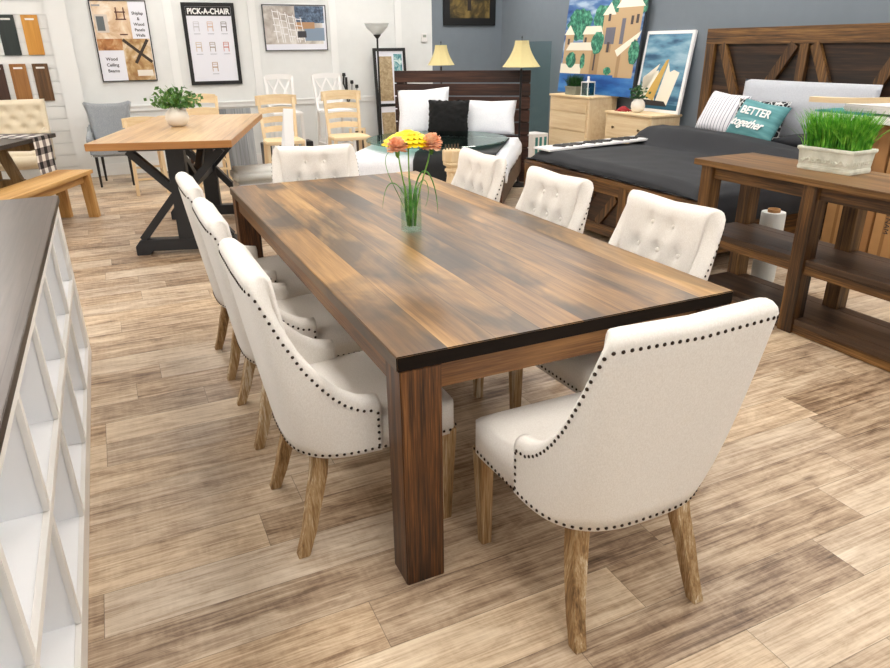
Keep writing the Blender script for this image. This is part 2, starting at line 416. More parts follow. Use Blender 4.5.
# panelled back wall mouldings
struct(MB().bx(-.80, 3.93, YB - .016, YB, 0, .15).build('baseboard_back', 'trim_white', bevel=.004))
t = MB(); t.bx(-.80, 3.93, YB - .022, YB, .775, .835); t.bx(-.80, 3.93, YB - .034, YB, .83, .85)
struct(t.build('trim_1', 'trim_white', bevel=.004))
t = MB()
for xc in (.33, 1.36, 2.44, 3.40): t.bx(xc - .05, xc + .05, YB - .014, YB, .85, 2.12)
for xc in (.33, 1.36, 2.44, 3.40): t.bx(xc - .05, xc + .05, YB - .014, YB, .15, .775)
struct(t.build('trim_2', 'trim_white', bevel=.003))
struct(MB().bx(-.80, 3.93, YB - .014, YB, 2.12, 2.22).build('trim_3', 'trim_white', bevel=.003))
struct(MB().bx(-1.02, -.80, YB - .06, YB, 0, H).build('trim_4', 'trim_white', bevel=.004))
t = MB()
for i in range(21): t.bx(-2.6, -1.02, YB - .02, YB, i * .145 + .003, i * .145 + .142)
struct(t.build('trim_5', 'trim_white', bevel=.002))
t = MB().bx(XR - .015, XR, YF, YB, 0, .12)
struct(t.build('baseboard_right', 'trim_white', bevel=.004))
# thermostat
th = thing('thermostat', 'small white thermostat on the white wall above the leaning framed picture', 'thermostat', (3.80, YB, 1.62))
MB().box((0, -.012, 0), (.085, .024, .12)).build('housing', 'white_paint', th, bevel=.006)
MB().box((0, -.026, .02), (.05, .004, .035)).build('display', col((150, 160, 150)), th)

# ceiling lights
em = emis('lamp_diffuser', (255, 250, 244), 12.0)
first = None
n = 0
for x in (-2.2, .2, 2.6, 4.4):
    for y in (-2.4, -.4, 1.6, 3.6, 5.6, 7.4):
        if first is None:
            first = thing('ceiling_light', 'recessed rectangular fluorescent ceiling light panel', 'ceiling light', (x, y, H), 0, 'ceiling light panels')
            fr = MB()
            for a in (-1, 1): fr.box((a * .29, 0, -.012), (.02, 1.2, .024)); fr.box((0, a * .59, -.012), (.56, .02, .024))
            fr.build('frame', 'white_paint', first)
            MB().box((0, 0, -.008), (.56, 1.16, .01)).build('diffuser', em, first)
        else: dup(first, first['label'], (x, y, H), 0)

# ------------------------------------------------------------------ dining table
T = .762; TW, TL = 1.179, 2.657
t = thing('dining_table', 'long dark-stained wooden dining table with thick square legs and a vase of flowers on it', 'table', (0, 0, 0))
m = MB().bx(0, TW, 0, TL, T - .044, T)
o = m.build('tabletop', ['table_top', 'table_end'], t, bevel=.003)
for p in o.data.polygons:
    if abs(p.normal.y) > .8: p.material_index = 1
for x0 in (.008, TW - .130):
    for y0 in (.002, TL - .112):
        MB().bx(x0, x0 + .122, y0, y0 + .11, 0, T - .044).build('leg', 'table_leg', t, bevel=.003)
MB().bx(.13, TW - .13, .022, .047, T - .125, T - .044).build('apron', 'table_apron', t, bevel=.002)
MB().bx(.13, TW - .13, TL - .047, TL - .022, T - .125, T - .044).build('apron', 'table_apron', t, bevel=.002)
ap2 = wood('dining_apron_side', [(.34, (52, 31, 15)), (.5, (108, 70, 34)), (.68, (150, 106, 58))], axis=1, rough=.42, grain=30)
for x0 in (.022, TW - .047): MB().bx(x0, x0 + .025, .112, TL - .112, T - .125, T - .044).build('apron', ap2, t, bevel=.002)

# ------------------------------------------------------------------ upholstered dining chair
HT = [(0, .938), (20, .943), (36, .947), (41.5, .945), (44.0, .930), (46, .888), (49, .806), (54, .704), (59, .643), (64, .600), (70, .565), (78, .538), (90, .527)]
ZB = .352
def hgt(phi): return interp(abs(phi), HT)
def plan(phi, z):
    q = max(0, (z - ZB) / .6)
    D = .262 + .092 * q; W = .262 + .013 * min(1, q)
    n = 2.9 + 8.5 * q
    a = R(phi); c = max(0, math.cos(a)); sn = abs(math.sin(a))
    rr = 1 / (sn ** n + c ** n) ** (1 / n)
    return Vector((W * math.copysign(sn * rr, math.sin(a)), -D * c * rr, z))
def inward(phi, z):
    d = 1.5
    a = plan(max(-90, phi - d), z); b = plan(min(90, phi + d), z)
    t_ = (b - a); t_.z = 0
    if t_.length < 1e-6: t_ = Vector((0, 1, 0))
    t_.normalize(); nn = Vector((-t_.y, t_.x, 0))
    if nn.dot(Vector((0, -.02, 0)) - plan(phi, z)) < 0: nn = -nn
    return nn
BUT = [(-.055, .855), (.055, .855), (-.11, .755), (0, .755), (.11, .755), (-.055, .66), (.055, .66), (-.11, .575), (0, .575), (.11, .575)]
def chair_mesh_shell():
    m = MB(); phis = []
    N = 84
    for i in range(N + 1):
        s = -1 + 2 * i / N
        phis.append(90 * math.copysign(abs(s) ** 1.0, s))
    rows = []
    for ph in phis:
        h = hgt(ph); th = .070 - .010 * (abs(ph) / 90); row = []
        for j in range(11):
            z = ZB + (h - .02 - ZB) * j / 10; row.append(plan(ph, z))
        c0 = plan(ph, h - .02); nn = inward(ph, h - .02)
        for j in range(1, 6):
            a = PI * j / 6
            row.append(c0 + nn * (th / 2) * (1 - math.cos(a)) + Vector((0, 0, .026 * math.sin(a))))
        zin = .44
        for j in range(19):
            z = (h - .02) + (zin - (h - .02)) * j / 18
            p = plan(ph, z) + inward(ph, z) * th
            # soft padding and button dimples on the inside of the back
            if abs(ph) < 43 and z > .5:
                dep = 0
                for bx_, bz in BUT:
                    d2 = (p.x - bx_) ** 2 + (z - bz) ** 2
                    dep += .022 * math.exp(-d2 / (2 * .012 ** 2)) + .012 * math.exp(-d2 / (2 * .032 ** 2))
                p = p - inward(ph, z) * (dep - .014 * smoothstep((43 - abs(ph)) / 8))
            row.append(p)
        z = ZB; row.append(plan(ph, ZB) + inward(ph, ZB) * th)
        rows.append(row)
    k = len(rows[0]); vs = [p for r_ in rows for p in r_]; fs = []
    for i in range(N):
        for j in range(k):
            j2 = (j + 1) % k
            fs.append((i * k + j, (i + 1) * k + j, (i + 1) * k + j2, i * k + j2))
    fs.append(tuple(range(k))); fs.append(tuple(N * k + j for j in range(k))[::-1])
    return m.add(vs, fs)
def nail(m, p, nrm, r=.0052):
    nrm = nrm.normalized(); q = nrm.to_track_quat('Z', 'Y').to_matrix().to_4x4()
    m.lathe([(r, 0), (r * .8, r * .45), (0.0001, r * .7)], (0, 0, 0), 7)
    n7 = 7 * 3
    for i in range(len(m.v) - n7, len(m.v)): m.v[i] = tuple(p + (q @ Vector(m.v[i])))
def along(path, step, m):
    acc = 0; last = None
    for p, nr in path:
        if last is None: nail(m, p, nr); last = p; continue
        d = (p - last).length
        if d >= step: nail(m, p, nr); last = p
def make_chair(label):
    t = thing('dining_chair', label, 'chair', (0, 0, 0), 0, 'cream upholstered chairs around the long dining table')
    sh = chair_mesh_shell().build('backrest', 'linen', t, smooth=True)
    b = MB()
    for bx_, bz in BUT:
        best = min((abs(plan(p_ / 4, bz).x - bx_), p_ / 4) for p_ in range(-170, 171))[1]
        p = plan(best, bz) + inward(best, bz) * (.070 - .010 * abs(best) / 90 - .012)
        nn = inward(best, bz); q = nn.to_track_quat('Z', 'Y').to_matrix().to_4x4()
        m2 = MB().lathe([(.011, 0), (.0105, .004), (.007, .007), (.0001, .008)], (0, 0, 0), 12)
        m2.v = [tuple(p + (q @ Vector(v))) for v in m2.v]
        m2.build('button', 'linen', sh, smooth=True)
    # seat cushion: rounded block with a crown
    def seat(u, v):
        x = (u * 2 - 1); y = (v * 2 - 1); return x, y
    m = MB(); nx, ny = 16, 16; SW, y0, y1 = .264, -.215, .262
    def P(u, v, top):
        x = u * 2 - 1; y = v * 2 - 1
        # rounded footprint
        n_ = 14.0; X = x; Y = y
        L_ = (abs(x) ** n_ + abs(y) ** n_) ** (1 / n_); mx = max(abs(x), abs(y))
        if L_ > 1e-6: X = x * mx / L_; Y = y * mx / L_
        w_ = SW * (1 - .24 * (1 - v) ** 2.2)
        px = X * w_; py = (y0 + y1) / 2 + Y * (y1 - y0) / 2
        if not top: return (px, py, ZB - .004)
        rim = max(abs(x), abs(y))
        z = .468 + .014 * (1 - x * x) * (1 - y * y) - .016 * smoothstep((rim - .86) / .14) ** 2
        return (px, py, z)
    m.grid(lambda u, v: P(u, v, True), nx, ny); m.grid(lambda u, v: P(u, v, False), nx, ny)
    bd = [(i / nx, 0) for i in range(nx)] + [(1, i / ny) for i in range(ny)] + [(1 - i / nx, 1) for i in range(nx)] + [(0, 1 - i / ny) for i in range(ny)]
    k = len(bd); vs = [P(u, v, True) for u, v in bd] + [P(u, v, False) for u, v in bd]
    m.add(vs, [(i, (i + 1) % k, k + (i + 1) % k, k + i) for i in range(k)])
    m.build('seat', 'linen', t, smooth=True)
    # nailheads
    m = MB()
    path = []
    for i in range(-870, 871, 2):
        ph = i / 10; z = hgt(ph) - .034; p = plan(ph, z); path.append((p - inward(ph, z) * .0005, -inward(ph, z)))
    along(path, .0215, m)
    path = []
    for i in range(-895, 896, 2):
        ph = i / 10; path.append((plan(ph, ZB + .012), -inward(ph, ZB + .01)))
    along(path, .0215, m)
    for s in (-1, 1):
        path = []
        for i in range(0, 100): z = ZB + .02 + (.49 - ZB - .02) * i / 99; path.append((plan(s * 88.2, z), Vector((s, 0, 0))))
        along(path, .0215, m)
        path = [(Vector((s * (SW + .0005), .01 + .222 * i / 60, ZB + .012)), Vector((s, 0, 0))) for i in range(61)]
        along(path, .0215, m)
    path = [(Vector((-.24 + .48 * i / 100, .2625, ZB + .012)), Vector((0, 1, 0))) for i in range(101)]
    along(path, .0215, m)
    nt_ = m.build('nailhead_trim', 'nail', t, smooth=True); nt_['kind'] = 'stuff'
    for s in (-1, 1):
        MB().bar((s * .234, .232, ZB + .01), (s * .226, .228, 0), .052, .052, (0, 1, 0), 0, .034, .034).build('leg', 'chair_leg', t, bevel=.003)
        pts = [(.166, -.172, ZB + .02, .050), (.176, -.188, .27, .049), (.190, -.214, .18, .045), (.200, -.240, .08, .040), (.207, -.268, 0, .037)]
        m = MB(); vs = []; fs = []
        for x, y, z, w_ in pts:
            for a, b_ in ((-1, -1), (1, -1), (1, 1), (-1, 1)): vs.append((s * x + a * w_ / 2, y + b_ * w_ / 2, z))
        for i in range(4):
            for k in range(4): fs.append((i * 4 + k, i * 4 + (k + 1) % 4, (i + 1) * 4 + (k + 1) % 4, (i + 1) * 4 + k))
        fs += [(0, 1, 2, 3), (16, 17, 18, 19)]
        m.add(vs, fs).build('leg', 'chair_leg', t, bevel=.003)
    return t
ch = make_chair('cream nailhead chair at the near short end of the dining table, seen from behind')
ch.location = (.54, -.145, 0)
dup(ch, 'cream nailhead chair nearest the camera on the left long side of the dining table', (.025, .485, 0), R(-90))
dup(ch, 'middle cream nailhead chair of the three on the left long side of the dining table', (.025, 1.20, 0), R(-90))
dup(ch, 'farthest cream nailhead chair on the left long side, in front of the black trestle', (.025, 1.90, 0), R(-90))
dup(ch, 'cream button-tufted chair nearest the camera on the right side of the dining table', (1.04, .50, 0), R(92))
dup(ch, 'middle cream button-tufted chair on the right side of the table, before the dark footboard', (.99, 1.22, 0), R(91))
dup(ch, 'farthest cream button-tufted chair on the right side, next to the pale turned post', (.99, 1.99, 0), R(90))
dup(ch, 'cream button-tufted chair at the far short end of the dining table, facing the camera', (.475, 2.46, 0), R(167))

# ------------------------------------------------------------------ vase and flowers
VX, VY = .548, 1.215
v = thing('glass_vase', 'tall square clear glass vase of flowers standing on the dining table', 'vase', (VX, VY, T + .0005))
def sqprof(r, z, rot=R(12), rc=.25):
    pts = []
    for i in range(4):
        for k in range(5):
            a = PI / 2 * i + PI / 2 * k / 4
            c = Vector((math.cos(PI / 2 * i + PI / 4), math.sin(PI / 2 * i + PI / 4))) * r * (1 - rc) * math.sqrt(2)
            pts.append(c + Vector((math.cos(a), math.sin(a))) * r * rc)
    ro = Matrix.Rotation(rot, 2)
    return [tuple((ro @ p)) + (z,) for p in pts]
m = MB(); rings = [sqprof(.035, 0), sqprof(.035, .19), sqprof(.0325, .19), sqprof(.0325, .012)]
vs = [p for r_ in rings for p in r_]; k = 20; fs = []
for i in range(3):
    for j in range(k): fs.append((i * k + j, i * k + (j + 1) % k, (i + 1) * k + (j + 1) % k, (i + 1) * k + j))
fs += [tuple(range(k)), tuple(3 * k + j for j in range(k))]
m.add(vs, fs).build('vase_body', 'glass', v)
def flower(kind, label, head, foot, r, mat):
    base = Vector((VX, VY, T))
    f = thing(kind, label, 'flower', tuple(base + Vector(foot)), 0)
    h = Vector(head) - Vector(foot)
    mid = h * .5 + Vector((0, 0, .0))
    pts = [Vector((0, 0, 0)), h * .25 + Vector((-h.x * .1, -h.y * .1, 0)), h * .5 + Vector((-h.x * .12, -h.y * .12, 0)), h * .8, h]
    MB().tube(pts, .0032, 7).build('stem', 'stem', f, smooth=True)
    return f, h
# yellow gerbera-like flower seen nearly edge on
f, h = flower('yellow_flower', 'large yellow flower standing tallest in the glass vase', (-.004, .0, .372), (-.004, .0, .020), 0, 'yellow')
m = MB()
for ring, (rr, zz, nn, wd) in enumerate(((.112, .0, 26, .034), (.104, .014, 24, .030), (.084, .027, 20, .026), (.058, .037, 14, .022), (.030, .043, 8, .016))):
    for i in range(nn):
        a = 2 * PI * i / nn + ring * .2; ca, sa = math.cos(a), math.sin(a)
        prof = [(0.005, .000, .2), (rr * .45, .010, .9), (rr * .8, .006, 1.0), (rr, -.004, .5)]
        vs = []
        for (q, dz, ww) in prof:
            for s in (-1, 1): vs.append((h.x + ca * q - sa * s * wd / 2 * ww, h.y + sa * q + ca * s * wd / 2 * ww, h.z + zz + dz))
        m.add(vs, [(0, 1, 3, 2), (2, 3, 5, 4), (4, 5, 7, 6)])
m.build('petals', 'yellow', f, solid=.001)
MB().lathe([(.004, -.02), (.014, -.010), (.022, .004), (.01, .01)], (h.x, h.y, h.z - .002), 14).build('sepals', 'stem', f, smooth=True)
def carnation(label, head, foot, r):
    f, h = flower('coral_carnation', label, head, foot, r, 'coral'); f['group'] = 'coral carnations in the glass vase'
    m = MB()
    for layer in range(7):
        el = layer / 6
        nn = int(14 - layer * 1.5)
        for i in range(nn):
            a = 2 * PI * i / nn + layer * .37; e = -.35 + el * 1.75 + random.uniform(-.1, .1)
            d = Vector((math.cos(a) * math.cos(e), math.sin(a) * math.cos(e), math.sin(e))); side = Vector((-math.sin(a), math.cos(a), 0)); up = d.cross(side)
            L_ = r * random.uniform(.88, 1.08); w_ = r * .62
            vs = []
            for (q, ww) in ((.15, .2), (.6, .8), (1.0, 1.0)):
                for s in (-1, -.33, .33, 1): vs.append(h + Vector((0, 0, .004)) + d * L_ * q + side * s * w_ / 2 * ww + up * .06 * r * math.sin(s * 7 + q * 9 + i))
            m.add(vs, [(a_ * 4 + b_, a_ * 4 + b_ + 1, (a_ + 1) * 4 + b_ + 1, (a_ + 1) * 4 + b_) for a_ in range(2) for b_ in range(3)])
    m.build('petals', 'coral', f, solid=.0008)
    MB().lathe([(.003, -.03), (.009, -.02), (.011, .0), (.012, .006)], (h.x, h.y, h.z - .008), 10).build('calyx', 'stem', f, smooth=True)
carnation('coral carnation on the left of the glass vase, under the yellow flower', (-.082, -.075, .365), (-.012, -.008, .02), .043)
carnation('coral carnation on the right of the glass vase, under the yellow flower', (.068, -.075, .368), (.012, -.006, .02), .046)
def leafblade(pts, w_, label):
    pts = [Vector(p) for p in pts]; m = MB(); vs = []; n_ = 16
    def bez(t_):
        k = len(pts) - 1; p = Vector((0, 0, 0))
        for i, q in enumerate(pts): p = p + q * (math.comb(k, i) * t_ ** i * (1 - t_) ** (k - i))
        return p
    for i in range(n_ + 1):
        t_ = i / n_; p = bez(t_); d = (bez(min(1, t_ + .02)) - bez(max(0, t_ - .02))).normalized()
        s = d.cross(Vector((.3, -.9, .25))).normalized(); ww = w_ * (math.sin(PI * min(1, t_ * .92 + .08)) ** .6)
        vs += [p - s * ww / 2, p + s * ww / 2]
    m.add(vs, [(2 * i, 2 * i + 1, 2 * i + 3, 2 * i + 2) for i in range(n_)])
    o = m.build('long_leaf', 'blade', None, (VX, VY, T + .002), solid=.0008, smooth=True)
    return tag(o, label, 'leaf', 'long green leaves in the glass vase')
leafblade([(0, 0, .02), (.01, 0, .20), (.05, .0, .36), (.125, .0, .24), (.128, .0, .06)], .008, 'broad green leaf arching over the right rim of the vase down to the table')
leafblade([(.01, 0, .02), (.01, 0, .2), (.06, -.01, .30), (.11, -.01, .18), (.07, .01, .09)], .004, 'thin green leaf curling down on the right of the vase beside the broad leaf')
leafblade([(0, 0, .02), (-.01, 0, .2), (-.09, 0, .26), (-.115, 0, .22), (-.13, .0, .11)], .0035, 'thin green leaf drooping far out on the left of the vase')
leafblade([(-.01, .01, .02), (-.02, .02, .16), (-.10, .04, .22), (-.13, .03, .34), (-.06, .03, .34)], .003, 'thin green leaf looping up on the left of the vase')
for i, (a, b, lab) in enumerate((((-.014, .004), .205, 'short leaf'), ((.002, .012), .225, 'short leaf'), ((.012, -.012), .20, 'short leaf'), ((-.004, -.014), .215, 'short leaf'))):
    leafblade([(a[0], a[1], .02), (a[0] * 1.5, a[1], .1), (a[0] * 1.2, a[1] * .8, .16), (a[0] * 1.8, a[1] * 1.1, b)], .020,
        ['upright green leaf inside the vase, leftmost', 'upright green leaf inside the vase, at the back', 'upright green leaf inside the vase, rightmost', 'upright green leaf inside the vase, at the front'][i])

# ------------------------------------------------------------------ white cubby counter at left
c = thing('cubby_counter', 'white open-cubby counter with a dark wooden top at the left edge', 'shelf unit', (-.88, 2.37, 0))
SH = .842; N_C = 7; pitch = .51; LY = N_C * pitch + .14; YD = [-.07] + [-(.14 + .51 * i_) for i_ in range(1, 7)] + [-LY + .07]; DX = 1.35
MB().bx(-DX - .02, .022, -LY - .02, .02, SH - .03, SH).build('countertop', ['counter_top', 'counter_edge'], c, bevel=.002)
o = c.children[0]
for p in o.data.polygons:
    if abs(p.normal.z) < .5: p.material_index = 1
m = MB(); fr = MB()
m.bx(-.42, -.40, -LY, 0, .06, SH - .03)                      # back panel
for z in (.06, .425): m.bx(-.40, -.003, -LY, 0, z, z + .022)
m.bx(-.40, -.003, -LY, 0, SH - .055, SH - .031)
m.bx(-DX, -.42, -.02, 0, 0, SH - .03); m.bx(-DX, -.42, -LY, -LY + .02, 0, SH - .03); m.bx(-DX, -DX + .02, -LY, 0, 0, SH - .03)
m.bx(-.40, -.02, -LY, 0, 0, .06)
m.build('carcass', 'white_lam', c, bevel=.001)
m = MB()
for q_, y in enumerate(YD):
    w_ = .07 if q_ in (0, len(YD) - 1) else .011
    MB().bx(-.40, -.003, y - w_, y + w_, .082, .425).bx(-.40, -.003, y - w_, y + w_, .447, SH - .055).build('divider', 'white_lam', c, bevel=.001)
for z0, z1 in ((0.0, .082), (.420, .450), (SH - .075, SH - .031)): m.bx(-.003, .012, -LY, 0, z0, z1)
for q_, y in enumerate(YD):
    w_ = .07 if q_ in (0, len(YD) - 1) else .016
    m.bx(-.003, .0118, y - w_, y + w_, .082, .420); m.bx(-.003, .0118, y - w_, y + w_, .450, SH - .075)
m.build('face_frame', 'shelf_edge', c, bevel=.0015)

# ------------------------------------------------------------------ console table at right
c = thing('console_table', 'stained wooden console table with two shelves, stone planter on top', 'table', (2.68, 1.71, 0))
CZ = .855; CL = 2.62; CD = .44
MB().bx(-.03, CD + .02, -CL, .03, CZ - .035, CZ).build('tabletop', 'console_top', c, bevel=.003)
for i, y in enumerate((-.055, -.78, -1.60, -2.42)):
    for x in (.0, CD - .09):
        MB().bx(x, x + .088, y - .045, y + .045, 0, CZ - .035).build('leg', 'stain_z', c, bevel=.003)
for x in (.02, CD - .06):
    m = MB()
    ys = (-.055, -.78, -1.60, -2.42)
    for a, b in zip(ys, ys[1:]): m.bx(x, x + .035, b + .045, a - .045, CZ - .11, CZ - .035)
    m.build('apron', 'stain', c, bevel=.002)
MB().bx(.088, CD - .09, -.08, -.045, CZ - .11, CZ - .035).build('apron', 'stain_x', c, bevel=.002)
for z, n_ in ((.395, 'shelf'), (.055, 'shelf')):
    m = MB()
    ys = (-.055, -.78, -1.60, -2.42)
    m.bx(.088, CD - .09, -2.46, -.02, z - .0, z + .03)
    for a, b in zip(ys, ys[1:]):
        m.bx(.012, .088, b + .045, a - .045, z, z + .03); m.bx(CD - .09, CD - .01, b + .045, a - .045, z, z + .03)
    s_ = m.build(n_, 'console_shelf', c, bevel=.002)
    m = MB()
    for a, b in zip(ys, ys[1:]): m.bx(.012, .045, b + .045, a - .045, z - .05, z)
    m.build('shelf_rail', 'stain', c, bevel=.002)
# stone planter with grass
p = thing('grass_planter', 'pale stone trough of bright green grass on the console table', 'planter', (2.975, 1.04, CZ + .0005), R(4))
def trough(hx, hy, h, th=.018):
    m = MB()
    def ring(sx, sy, z): return [(-sx, -sy, z), (sx, -sy, z), (sx, sy, z), (-sx, sy, z)]
    rs = [ring(hx * .88, hy * .93, 0), ring(hx * .90, hy * .945, h * .16), ring(hx * .86, hy * .92, h * .2), ring(hx * .92, hy * .955, h * .84), ring(hx * 1.0, hy * 1.0, h * .86), ring(hx, hy, h),
        ring(hx - th, hy - th, h), ring(hx - th, hy - th, h * .8)]
    vs = [q for r_ in rs for q in r_]; fs = []
    for i in range(len(rs) - 1):
        for j in range(4): fs.append((i * 4 + j, i * 4 + (j + 1) % 4, (i + 1) * 4 + (j + 1) % 4, (i + 1) * 4 + j))
    fs += [(0, 1, 2, 3), tuple(len(vs) - 4 + j for j in range(4))]
    return m.add(vs, fs)
pt = trough(.105, .165, .125).build('trough', 'stone', p, bevel=.003)
m = MB()
for s in (-1, 1):       # relief scrolls on the long sides and ends
    for i in range(9):
        y = -.125 + i * .031
        for k in range(10):
            a = 2 * PI * k / 10 * .8; r_ = .013 - .0008 * k
            m.lathe([(.0035, -.002), (.003, .002), (.0001, .003)], (s * .097, y + math.cos(a) * r_, .055 + math.sin(a) * r_ * (1 if i % 2 else -1)), 6, 0, (0, s * PI / 2, 0))
for i in range(5):
    x = -.07 + i * .035
    for k in range(10):
        a = 2 * PI * k / 10 * .8; r_ = .013 - .0008 * k
        m.lathe([(.0035, -.002), (.003, .002), (.0001, .003)], (x + math.cos(a) * r_, -.155, .055 + math.sin(a) * r_), 6, 0, (PI / 2, 0, 0))
m.build('relief', 'stone', pt)
def grass(parent, hx, hy, z0, n_, hmin, hmax, mat, w_=.0035, lean=.05, name='grass'):
    m = MB()
    for i in range(n_):
        x = random.uniform(-hx, hx); y = random.uniform(-hy, hy); h_ = random.uniform(hmin, hmax)
        a = random.uniform(0, 2 * PI); l_ = random.uniform(0, lean) * (2.2 if random.random() < .06 else 1)
        ox = x / hx * lean * .6 + math.cos(a) * l_; oy = y / hy * lean * .6 + math.sin(a) * l_
        b = random.uniform(0, PI); sx, sy = math.cos(b) * w_ / 2, math.sin(b) * w_ / 2; vs = []
        for t_, ww in ((0, 1), (.4, 1), (.75, .8), (1, .1)):
            cx, cy, cz = x + ox * t_ * t_, y + oy * t_ * t_, z0 + h_ * t_ * (1 - .12 * t_)
            vs += [(cx - sx * ww, cy - sy * ww, cz), (cx + sx * ww, cy + sy * ww, cz)]
        m.add(vs, [(0, 1, 3, 2), (2, 3, 5, 4), (4, 5, 7, 6)])
    o = m.build(name, mat, parent); o['kind'] = 'stuff'; return o
grass(p, .082, .142, .10, 1500, .14, .255, 'grass', .0050, .06)
MB().bx(-.085, .085, -.145, .145, .098, .1015).build('soil', col((60, 46, 34)), p)

# roll of stretch wrap
p = thing('wrap_roll', 'upright roll of white stretch wrap on the floor behind the console table', 'roll', (3.26, 1.60, 0))
MB().lathe([(.040, .02), (.074, .02), (.076, .05), (.076, .47), (.074, .485), (.040, .485)], seg=32).build('film', 'plastic_wrap', p, smooth=False)
MB().lathe([(.032, 0), (.0395, 0), (.0395, .505), (.032, .505), (.032, 0)], seg=24).build('core', 'cardboard2', p)

# cardboard boxes
def cbox(y0, y1, x0, x1, h, lab, mat='cardboard'):
    b = thing('cardboard_box', lab, 'box', ((x0 + x1) / 2, (y0 + y1) / 2, 0), 0, 'tall cardboard boxes behind the console table')
    hx, hy = (x1 - x0) / 2, (y1 - y0) / 2
    MB().bx(-hx, hx, -hy, hy, 0, h).build('carton', mat, b, bevel=.003)
    MB().bx(-hx - .0012, -hx - .0004, -.012, .012, .02, h - .02).build('tape_seam', col((150, 108, 62)), b)
    return b, hx
bxs = [(1.66, 1.84, 4.10, 4.65, 1.0, 'tall brown cardboard box, leftmost of the row behind the console table', 'cardboard'),
       (1.475, 1.65, 4.09, 4.65, 1.0, 'tall brown cardboard box behind the planter, second from the left', 'cardboard2'),
       (1.30, 1.465, 4.10, 4.65, .99, 'tall brown cardboard box with vertical printing, third from the left', 'cardboard'),
       (1.12, 1.29, 4.08, 4.65, 1.0, 'tall brown cardboard box with vertical printing, at the right edge of the row', 'cardboard2')]
for i, (a, b, x0, x1, h_, lab, mt) in enumerate(bxs):
    o, hx = cbox(a, b, x0, x1, h_, lab, mt)
    if i >= 2:
        text('printing', 'MADE IN VIETNAM', .05, 'ink', o, (-hx - .0015, -.01 if i == 2 else .02, .50), (R(90), R(90), R(-90)))
    if i == 3:
        MB().bx(-hx - .003, -hx - .0014, -.06, .05, .76, .86).build('shipping_label', 'paper', o)
        MB().bx(-hx - .0042, -hx - .0031, -.045, .02, .79, .83).build('label_stamp', col((206, 60, 60)), o)
# stack on the boxes
MB0 = MB().bx(3.98, 4.70, 1.10, 1.93, 1.003, 1.045)
tag(MB0.build('foam_board', 'white_paint', bevel=.004), 'flat white panel lying across the tall cardboard boxes', 'panel')
tag(MB().bx(4.02, 4.4, 1.60, 2.03, 1.047, 1.060).build('teal_board', col((60, 140, 150)), bevel=.002), 'thin teal board on the white panel behind the grass planter', 'board')
tag(MB().bx(4.05, 4.7, 1.10, 1.84, 1.062, 1.110).build('wrapped_slab', 'white_lam', bevel=.012), 'thick white slab topmost on the stack of cardboard boxes', 'panel')
def bow(u, v):
    return (4.02 + .0 * u, 2.08 - .62 * u, 1.118 + .035 * u * u + v * .040)
m = MB(); 
n_ = 12; vs = []
for i in range(n_ + 1):
    u = i / n_; y = 2.06 - .62 * u; z = 1.112 + .03 * u * u
    for dx, dz in ((0, 0), (.07, 0), (.07, .035), (0, .035)): vs.append((3.98 + dx, y, z + dz))
fs = [(i * 4 + j, i * 4 + (j + 1) % 4, (i + 1) * 4 + (j + 1) % 4, (i + 1) * 4 + j) for i in range(n_) for j in range(4)] + [(0, 1, 2, 3), (n_ * 4, n_ * 4 + 1, n_ * 4 + 2, n_ * 4 + 3)]
tag(m.add(vs, fs).build('curved_rail', 'pale'), 'pale bowed wooden rail lying on top of the white slab over the boxes', 'rail')

# ------------------------------------------------------------------ big farmhouse bed
BX0, BX1, BY0, BY1 = 2.90, 4.96, 1.90, 4.11
bed = thing('farmhouse_bed', 'large stained wooden bed with crossed-brace headboard and charcoal bedding', 'bed', ((BX0 + BX1) / 2, (BY0 + BY1) / 2, 0))
ox, oy = (BX0 + BX1) / 2, (BY0 + BY1) / 2
def bb(m, x0, x1, y0, y1, z0, z1): m.bx(x0 - ox, x1 - ox, y0 - oy, y1 - oy, z0, z1); return m
HB = 1.635
hbX0 = 4.985
bb(MB(), hbX0, hbX0 + .05, BY0 + .05, BY1 - .05, .2, HB - .02).build('headboard_panel', 'dark_board', bed)
hb = MB(); bb(hb, 4.95, 4.985, BY0, BY1, HB - .14, HB).build('headboard_rail', 'stain', bed, bevel=.003)
for y in (BY0, BY1 - .115): bb(MB(), 4.95, 5.04, y, y + .115, 0, HB - .14).build('headboard_post', 'stain_z', bed, bevel=.003)
def brace(a, b, w_=.09):
    MB().bar((4.965 - ox, a[0] - oy, a[1]), (4.965 - ox, b[0] - oy, b[1]), w_, .034, (1, 0, 0)).build('brace', 'stain_z', bed, bevel=.002)
zt = HB - .142
brace((3.90, zt), (3.55, .80)); brace((3.07, zt), (3.42, .98)); brace((2.97, zt), (2.97, .55)); brace((2.87, zt), (2.56, .90)); brace((2.08, zt), (2.40, .90))
